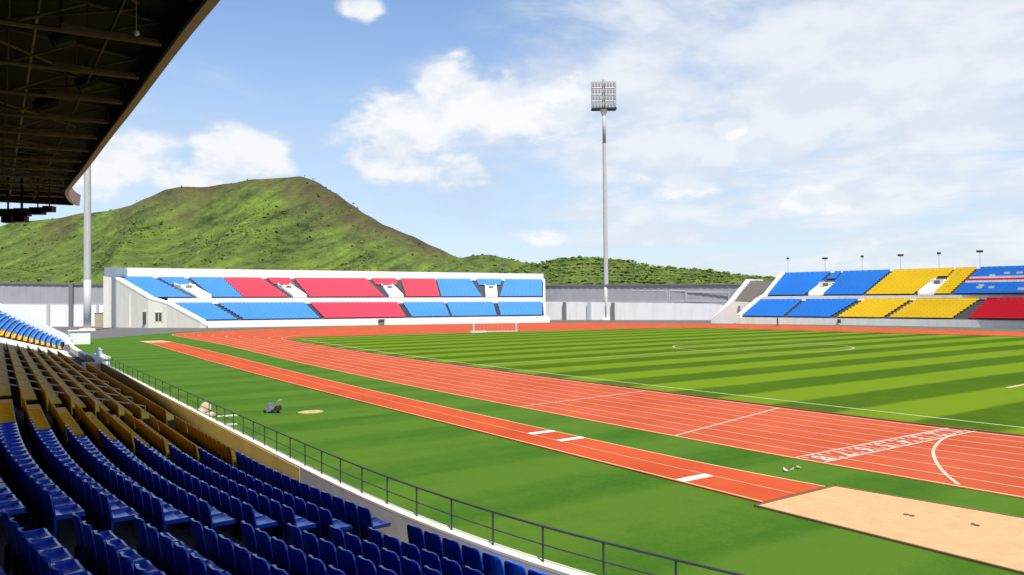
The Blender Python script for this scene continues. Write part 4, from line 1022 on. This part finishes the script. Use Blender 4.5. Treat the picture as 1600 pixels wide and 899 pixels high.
# person
def person(base, h, yaw):
    e = empty('person', base, 'person in dark top and brown trousers standing on the track before the side stand', 'person')
    k = h/1.75
    pts = {'pel': (0, 0, .95), 'ch': (0, 0, 1.22), 'sh': (0, .0, 1.42), 'nk': (0, 0, 1.52), 'hd': (.02, 0, 1.62), 'tp': (.01, 0, 1.73),
           'hl': (0, .10, .90), 'kl': (.05, .12, .50), 'al': (0, .13, .08), 'fl': (.14, .14, .04), 'hr': (0, -.10, .90), 'kr': (-.02, -.13, .50), 'ar': (-.10, -.14, .08), 'fr': (.05, -.15, .04),
           'sl': (0, .19, 1.40), 'el': (-.03, .25, 1.12), 'wl': (.05, .24, .86), 'ml': (.08, .23, .76), 'sr': (0, -.19, 1.40), 'er': (.02, -.25, 1.12), 'wr': (.12, -.23, .88), 'mr': (.15, -.22, .79)}
    rad = {'pel': .15, 'ch': .155, 'sh': .14, 'nk': .06, 'hd': .095, 'tp': .07, 'hl': .10, 'kl': .065, 'al': .05, 'fl': .045, 'hr': .10, 'kr': .065, 'ar': .05, 'fr': .045, 'sl': .065, 'el': .05, 'wl': .037, 'ml': .03, 'sr': .065, 'er': .05, 'wr': .037, 'mr': .03}
    ed = ['pel ch', 'ch sh', 'sh nk', 'nk hd', 'hd tp', 'pel hl', 'hl kl', 'kl al', 'al fl', 'pel hr', 'hr kr', 'kr ar', 'ar fr', 'sh sl', 'sl el', 'el wl', 'wl ml', 'sh sr', 'sr er', 'er wr', 'wr mr']
    for sd_, m_, w_ in ((1, 'ml', 'wl'), (-1, 'mr', 'wr')):     # five fingers each
        for q in range(5):
            nm = f'{m_}{q}'; b0 = pts[m_]; pts[nm] = (b0[0]+(.05-.022*q if q < 4 else .04), b0[1]+(.0 if q < 4 else -.03*sd_), b0[2]-(.07 if q in (1, 2) else .055 if q < 4 else .01)); rad[nm] = .009; ed.append(f'{m_} {nm}')
    names = list(pts); me = bpy.data.meshes.new('body')
    me.from_pydata([Vector(pts[n])*k for n in names], [tuple(names.index(q) for q in x.split()) for x in ed], [])
    o = bpy.data.objects.new('body', me); C.objects.link(o)
    sk = o.modifiers.new('skin', 'SKIN'); sk.use_smooth_shade = True
    for i, n in enumerate(names): me.skin_vertices[0].data[i].radius = (rad[n]*k, rad[n]*k); me.skin_vertices[0].data[i].use_root = (n == 'pel')
    sub = o.modifiers.new('sub', 'SUBSURF'); sub.levels = sub.render_levels = 1
    dg = bpy.context.evaluated_depsgraph_get(); bm_ = bpy.data.meshes.new_from_object(o.evaluated_get(dg)); bpy.data.objects.remove(o)
    for m_ in (M['skin'], M['cloth_dark'], M['cloth_brown'], M['rubber']): bm_.materials.append(m_)
    for p in bm_.polygons:
        z = p.center.z/k; y = abs(p.center.y)/k
        p.material_index = 3 if z < .09 else 2 if z < .95 and y < .2 else 1 if z < 1.48 and not (y > .2 and z < .9) else 0
    o = bpy.data.objects.new('body', bm_); C.objects.link(o); o.parent = e
    bm = bmesh.new(); bmesh.ops.create_uvsphere(bm, u_segments=12, v_segments=8, radius=.108*k); 
    for v in bm.verts: v.co = Vector((v.co.x-.015, v.co.y*.9, max(v.co.z, -.03)+1.67*k))
    hm = bpy.data.meshes.new('hair'); bm.to_mesh(hm); bm.free(); hm.materials.append(M['hair']); o = bpy.data.objects.new('hair', hm); C.objects.link(o); o.parent = e
    e.rotation_euler = (0, 0, yaw); return e
p = gp(1215, 510); person((p.x, p.y, .0), 1.95, R(200))

# mower
p = gp(424, 645); mw = empty('lawn_mower', (p.x, p.y, 0), 'blue grey push mower with dark wheels standing on the lawn', 'mower')
ax = R(35); rot = Matrix.Rotation(ax, 3, 'Z'); T = lambda x, y, z: p+rot @ (Vector((x, y, z))*.70)
s = MB(); s.hexa([T(-.36, -.26, .12), T(.36, -.26, .12), T(.36, .26, .12), T(-.36, .26, .12)], [T(-.30, -.22, .32), T(.28, -.22, .34), T(.28, .22, .34), T(-.30, .22, .32)]); s.build('deck', M['mower'], mw)
s = MB(); s.tube(T(.05, 0, .33), T(.05, 0, .56), .17, .14, 12); s.box(T(.12, .0, .60), (.22, .2, .08), ax); s.build('engine', M['mower'], mw)
for x, y, r in ((-.32, -.30, .13), (-.32, .30, .13), (.32, -.30, .11), (.32, .30, .11)):
    s = MB(); s.tube(T(x, y-.03, r), T(x, y+.03, r), r*.70, n=14); s.build('wheel', M['rubber'], mw)
s = MB()
for q in (-.2, .2): s.tube(T(-.3, q, .3), T(-.75, q, .9), .018)
s.tube(T(-.75, -.2, .9), T(-.75, .2, .9), .02); s.build('handle', M['steel'], mw)
s = MB(); s.hexa([T(-.75, -.2, .18), T(-.38, -.2, .18), T(-.38, .2, .18), T(-.75, .2, .18)], [T(-.70, -.18, .55), T(-.36, -.18, .45), T(-.36, .18, .45), T(-.70, .18, .55)]); s.build('grass_bag', M['cloth_dark'], mw)
# sacks by the wall
for k, (px, py, sz, ra) in enumerate(((310, 645, (.38, .26, .20), .2), (318, 643, (.30, .26, .36), .9), (326, 648, (.28, .2, .15), 2.1))):
    p = gp(px, py, .1); bm = bmesh.new(); bmesh.ops.create_icosphere(bm, subdivisions=3, radius=1)
    for v in bm.verts:
        q = v.co.copy(); n_ = 1+.16*noise.noise(q*1.7+Vector((k*7, 0, 0)))+.06*noise.noise(q*5); v.co = Vector((q.x*sz[0]*n_, q.y*sz[1]*n_, max(q.z*n_*sz[2], -.25*sz[2])+sz[2]*.5))
    me = bpy.data.meshes.new('sack'); bm.to_mesh(me); bm.free(); me.materials.append(M['sack'])
    o = bpy.data.objects.new('sack', me); C.objects.link(o); o.location = (p.x, p.y-.1, .0); o.rotation_euler.z = ra
    tag(o, ['low beige sack leaning nearest the wall coping in the small heap', 'upright beige sack, tallest of the small heap by the wall', 'small beige sack at the lawn side of the heap by the wall'][k], 'sack', 'beige sacks beside the front wall')
for k, (x0, y0, x1, y1) in enumerate(((338, 651, 371, 649), (350, 664, 371, 663))):
    a = gp(x0, y0, .05); b = gp(x1, y1, .05); s = MB(); d = (b-a).normalized(); s.box((a+b)/2, ((b-a).length, .16, .06), math.atan2(d.y, d.x))
    tag(s.build('plank', M['woodpale']), ['long pale plank lying on the grass beside the sacks', 'short pale plank lying close to the front wall coping'][k], 'plank', 'planks on the lawn')
# scrap of crumpled white sheet on the strip of grass between track and runway
s = MB(); p = gp(1238, 735)
for k in range(9):
    a = random.uniform(0, 6.28); q = p+Vector((random.uniform(-.15, .15), random.uniform(-.35, .35), .02)); l = random.uniform(.04, .10)
    s.quad(q+Vector((math.cos(a)*l, math.sin(a)*l, .01)), q+Vector((-math.sin(a)*l, math.cos(a)*l, .02)), q+Vector((-math.cos(a)*l, -math.sin(a)*l*.5, .09)), q+Vector((math.sin(a)*l*.4, -math.cos(a)*l, .05)))
tag(s.build('crumpled_sheet', M['sheet']), 'crumpled pale sheet on the grass strip between track and runway', 'litter')

# ------------------------------------------------------------------ hills
def hill_mat():
    m_ = bpy.data.materials.new('hill_scrub'); m_.use_nodes = True; nt = m_.node_tree; N = nt.nodes; L = nt.links; b = N['Principled BSDF']
    b.inputs['Roughness'].default_value = .95; b.inputs['Specular IOR Level'].default_value = .05
    tc = N.new('ShaderNodeTexCoord'); at_ = N.new('ShaderNodeAttribute'); at_.attribute_name = 'dry_shade'
    def nz(s, d):
        n = N.new('ShaderNodeTexNoise'); n.inputs['Scale'].default_value = s; n.inputs['Detail'].default_value = d; n.inputs['Roughness'].default_value = .62; L.new(tc.outputs['Object'], n.inputs['Vector']); return n.outputs['Fac']
    def ramp(v, st):
        r = N.new('ShaderNodeValToRGB'); r.color_ramp.elements[0].position = st[0][0]; r.color_ramp.elements[0].color = (*st[0][1], 1)
        r.color_ramp.elements[1].position = st[-1][0]; r.color_ramp.elements[1].color = (*st[-1][1], 1)
        for p, c in st[1:-1]: e = r.color_ramp.elements.new(p); e.color = (*c, 1)
        L.new(v, r.inputs[0]); return r.outputs[0]
    sf = N.new('ShaderNodeAttribute'); sf.attribute_name = 'surf'
    def gn(rot, sc, s_, d):
        m0 = N.new('ShaderNodeMapping'); m0.inputs['Rotation'].default_value = (0, 0, R(rot)); L.new(sf.outputs['Vector'], m0.inputs[0])
        mp = N.new('ShaderNodeMapping'); mp.inputs['Scale'].default_value = sc; L.new(m0.outputs[0], mp.inputs[0])
        n = N.new('ShaderNodeTexNoise'); n.inputs['Scale'].default_value = s_; n.inputs['Detail'].default_value = d; n.inputs['Roughness'].default_value = .62; n.inputs['Distortion'].default_value = .4
        L.new(mp.outputs[0], n.inputs['Vector']); return n.outputs['Fac']
    def mth(op, a, b):
        n = N.new('ShaderNodeMath'); n.operation = op
        for i, v in enumerate((a, b)):
            if isinstance(v, (int, float)): n.inputs[i].default_value = v
            else: L.new(v, n.inputs[i])
        return n.outputs[0]
    mixn = mth('ADD', mth('ADD', mth('MULTIPLY', gn(-50, (.28, 1, 1), .045, 8), .45), mth('MULTIPLY', gn(0, (1, 1, 1), .016, 6), .25)), mth('MULTIPLY', gn(20, (1, 1, 1), .10, 6), .30))
    g_ = ramp(mixn, [(.37, (.020, .040, .015)), (.44, (.050, .078, .020)), (.48, (.084, .108, .030)), (.53, (.098, .146, .028)), (.62, (.165, .222, .036))])
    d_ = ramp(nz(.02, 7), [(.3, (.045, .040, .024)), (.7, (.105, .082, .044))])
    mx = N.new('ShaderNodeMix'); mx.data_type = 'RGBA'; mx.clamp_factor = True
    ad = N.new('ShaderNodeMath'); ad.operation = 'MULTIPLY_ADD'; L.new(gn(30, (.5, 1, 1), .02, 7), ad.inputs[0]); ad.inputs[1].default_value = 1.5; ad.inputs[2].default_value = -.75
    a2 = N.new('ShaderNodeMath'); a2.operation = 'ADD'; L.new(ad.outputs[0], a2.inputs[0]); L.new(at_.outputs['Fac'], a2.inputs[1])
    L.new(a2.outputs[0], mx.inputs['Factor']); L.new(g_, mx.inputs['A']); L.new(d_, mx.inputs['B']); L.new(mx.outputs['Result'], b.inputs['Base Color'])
    bp = N.new('ShaderNodeBump'); bp.inputs['Strength'].default_value = 1.0; bp.inputs['Distance'].default_value = 7; L.new(mth('ADD', gn(-50, (.35, 1, 1), .03, 8), mth('MULTIPLY', gn(0, (1, 1, 1), .12, 5), .5)), bp.inputs['Height']); L.new(bp.outputs[0], b.inputs['Normal'])
    return m_
M['hill'] = hill_mat()
def interp(P, x):
    if x <= P[0][0]: return P[0][1]
    for (a, ya), (b, yb) in zip(P, P[1:]):
        if x <= b:
            t = (x-a)/(b-a); t = t*t*(3-2*t)*.35+t*.65; return ya+(yb-ya)*t
    return P[-1][1]
def hor(px): return 482-.01045*px
def hill(name, sil, d_front, d_ridge, d_back, nu, nv, gul, dry_shade, rough=1.0, seed=0):
    """terrain ridge at a real distance; sil = bearing/height of its skyline"""
    verts = []; faces = []; dr = []
    p0, p1 = sil[0][0], sil[-1][0]; bkv = bk
    info = []
    for i in range(nu+1):
        px = lerp(p0, p1, i/nu); lat = (px-800)/FOC*d_ridge; top = (hor(px)-interp(sil, px))/FOC*d_ridge+H
        for j in range(nv+1):
            v = j/nv*1.5                       # 1 = ridge
            dep = lerp(d_front, d_ridge, v) if v <= 1 else lerp(d_ridge, d_back, (v-1)/.5)
            pf = (v**1.15*(1-.18*math.sin(v*math.pi))) if v <= 1 else (1-((v-1)/.5)**1.3)
            pos = bkv*dep+rt_*lat
            q = Vector((lat*.006, dep*.002, seed)); 
            ridge_n = 1-abs(noise.noise(q*1.0+Vector((.3*v, 0, 0)))*2); fine = noise.fractal(Vector((lat*.03, dep*.03, seed)), 1.0, 2.0, 4)
            damp = max(0, math.sin(min(v, 1)*math.pi))
            z = top*pf - gul*damp*(1-ridge_n)*top*.26 + rough*fine*(damp*.8+.12)*top*.035
            verts.append((pos.x, pos.y, max(z, -2) if v < 1.45 else -2)); faces_ = None
            dr.append(dry_shade(px, v)); info.append((px, v))
    for i in range(nu):
        for j in range(nv):
            a = i*(nv+1)+j; faces.append((a, a+1, a+nv+2, a+nv+1))
    me = bpy.data.meshes.new(name); me.from_pydata(verts, [], faces); me.materials.append(M['hill'])
    sv = me.attributes.new('surf', 'FLOAT_VECTOR', 'POINT'); sv.data.foreach_set('vector', [q for v in verts for q in ((Vector(v).dot(rt_)), v[2]*1.6, 0)])
    at_ = me.attributes.new('dry_shade', 'FLOAT', 'POINT'); at_.data.foreach_set('value', dr)
    me.polygons.foreach_set('use_smooth', [True]*len(faces)); me.update()
    o = bpy.data.objects.new(name, me); C.objects.link(o); o['kind'] = 'structure'
    return verts, info
S1 = [(-420, 470), (-200, 410), (-60, 362), (0, 352), (20, 346), (45, 343), (90, 339), (130, 331), (165, 328.5), (200, 321), (230, 308), (260, 294), (288, 288.5), (320, 289.5), (360, 284), (400, 278), (440, 275.5), (472, 272.5), (490, 279), (520, 297), (545, 315), (570, 332), (600, 350), (640, 366), (680, 385), (715, 401), (760, 415), (830, 440), (900, 470)]
def dry_shade1(px, v):
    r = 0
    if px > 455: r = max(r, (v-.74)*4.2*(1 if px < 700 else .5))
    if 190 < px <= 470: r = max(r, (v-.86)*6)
    if 190 < px < 340: r = max(r, (v-.70)*3.2)  # shade of the left shoulder put in as browner ground
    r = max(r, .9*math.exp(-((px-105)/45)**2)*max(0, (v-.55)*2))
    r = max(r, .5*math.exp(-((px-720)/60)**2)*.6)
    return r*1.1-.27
S2 = [(560, 462), (640, 436), (700, 408), (725, 400), (745, 397), (765, 396), (790, 401.5), (815, 408), (840, 411), (880, 416), (960, 440), (1040, 466)]
S3 = [(700, 462), (780, 430), (840, 412), (870, 404.5), (905, 400.5), (940, 402), (975, 404.5), (1000, 412), (1040, 417), (1080, 420), (1120, 424.5), (1165, 430), (1200, 432.5), (1240, 436), (1300, 445), (1420, 464)]
hv = hill('volcano_hill', S1, 780, 1300, 2100, 200, 80, 1.0, dry_shade1, 1.0, 1)
h2 = hill('low_hill', S2, 380, 900, 1300, 80, 34, .5, lambda px, v: -.3, 1.2, 5)
h3 = hill('wooded_hill', S3, 300, 560, 800, 110, 34, .4, lambda px, v: -.5, 1.5, 9)
# scrub and small trees over the slopes: too many to count
def scrub(name, data, count, rmin, rmax, seed, m_, pref=None):
    rnd = random.Random(seed); verts, info = data; b_v = []; b_f = []
    bm = bmesh.new(); bmesh.ops.create_icosphere(bm, subdivisions=1, radius=1); bv = [v.co.copy() for v in bm.verts]; bf = [tuple(v.index for v in f.verts) for f in bm.faces]; bm.free()
    n = 0; tries = 0
    while n < count and tries < count*12:
        tries += 1; k = rnd.randrange(len(verts)); px, v = info[k]
        if v > 1.04 or px < -60 or px > 1330: continue
        if pref and rnd.random() > pref(px, v, verts[k]): continue
        n += 1; p = Vector(verts[k])+Vector((rnd.uniform(-6, 6), rnd.uniform(-6, 6), 0)); r = rnd.uniform(rmin, rmax)*(1 if rnd.random() > .15 else 1.5)
        sx, sy, sz = r*rnd.uniform(.8, 1.4), r*rnd.uniform(.8, 1.4), r*rnd.uniform(.45, .85); i0 = len(b_v); o3 = Vector((rnd.random()*90, rnd.random()*90, 0))
        for c in bv:
            j = 1+.55*noise.noise(c*1.3+o3); b_v.append((p.x+c.x*sx*j, p.y+c.y*sy*j, p.z+sz*.25+c.z*sz*j))
        b_f += [tuple(i0+q for q in f) for f in bf]
    me = bpy.data.meshes.new(name); me.from_pydata(b_v, [], b_f); me.materials.append(m_); me.update()
    o = bpy.data.objects.new(name, me); C.objects.link(o); return o
M['scrub'] = mat('scrub_leaves', (.075, .115, .022), .95, 0, .03, (.165, .215, .028), spec=.05, detail=5)
M['trees'] = mat('tree_leaves', (.085, .128, .028), .95, 0, .03, (.155, .200, .036), spec=.05, detail=5)
def clump(px, v, p): return .15+.85*(noise.noise(Vector((p[0]*.012, p[1]*.012, 0))) > .05)
tag(scrub('hillside_scrub', hv, 7000, .6, 1.7, 3, M['scrub'], lambda px, v, p: clump(px, v, p)*(1 if v < .85 else .25)), 'green scrub scattered over the slopes of the volcano hill', 'scrub', kind='stuff')
tag(scrub('low_hill_scrub', h2, 1500, .7, 1.5, 4, M['scrub']), 'green scrub covering the low hill right of the volcano', 'scrub', kind='stuff')
tag(scrub('hillside_wood', h3, 10000, .5, 1.2, 5, M['trees']), 'dense small trees covering the wooded hill behind the mast', 'wood', kind='stuff')
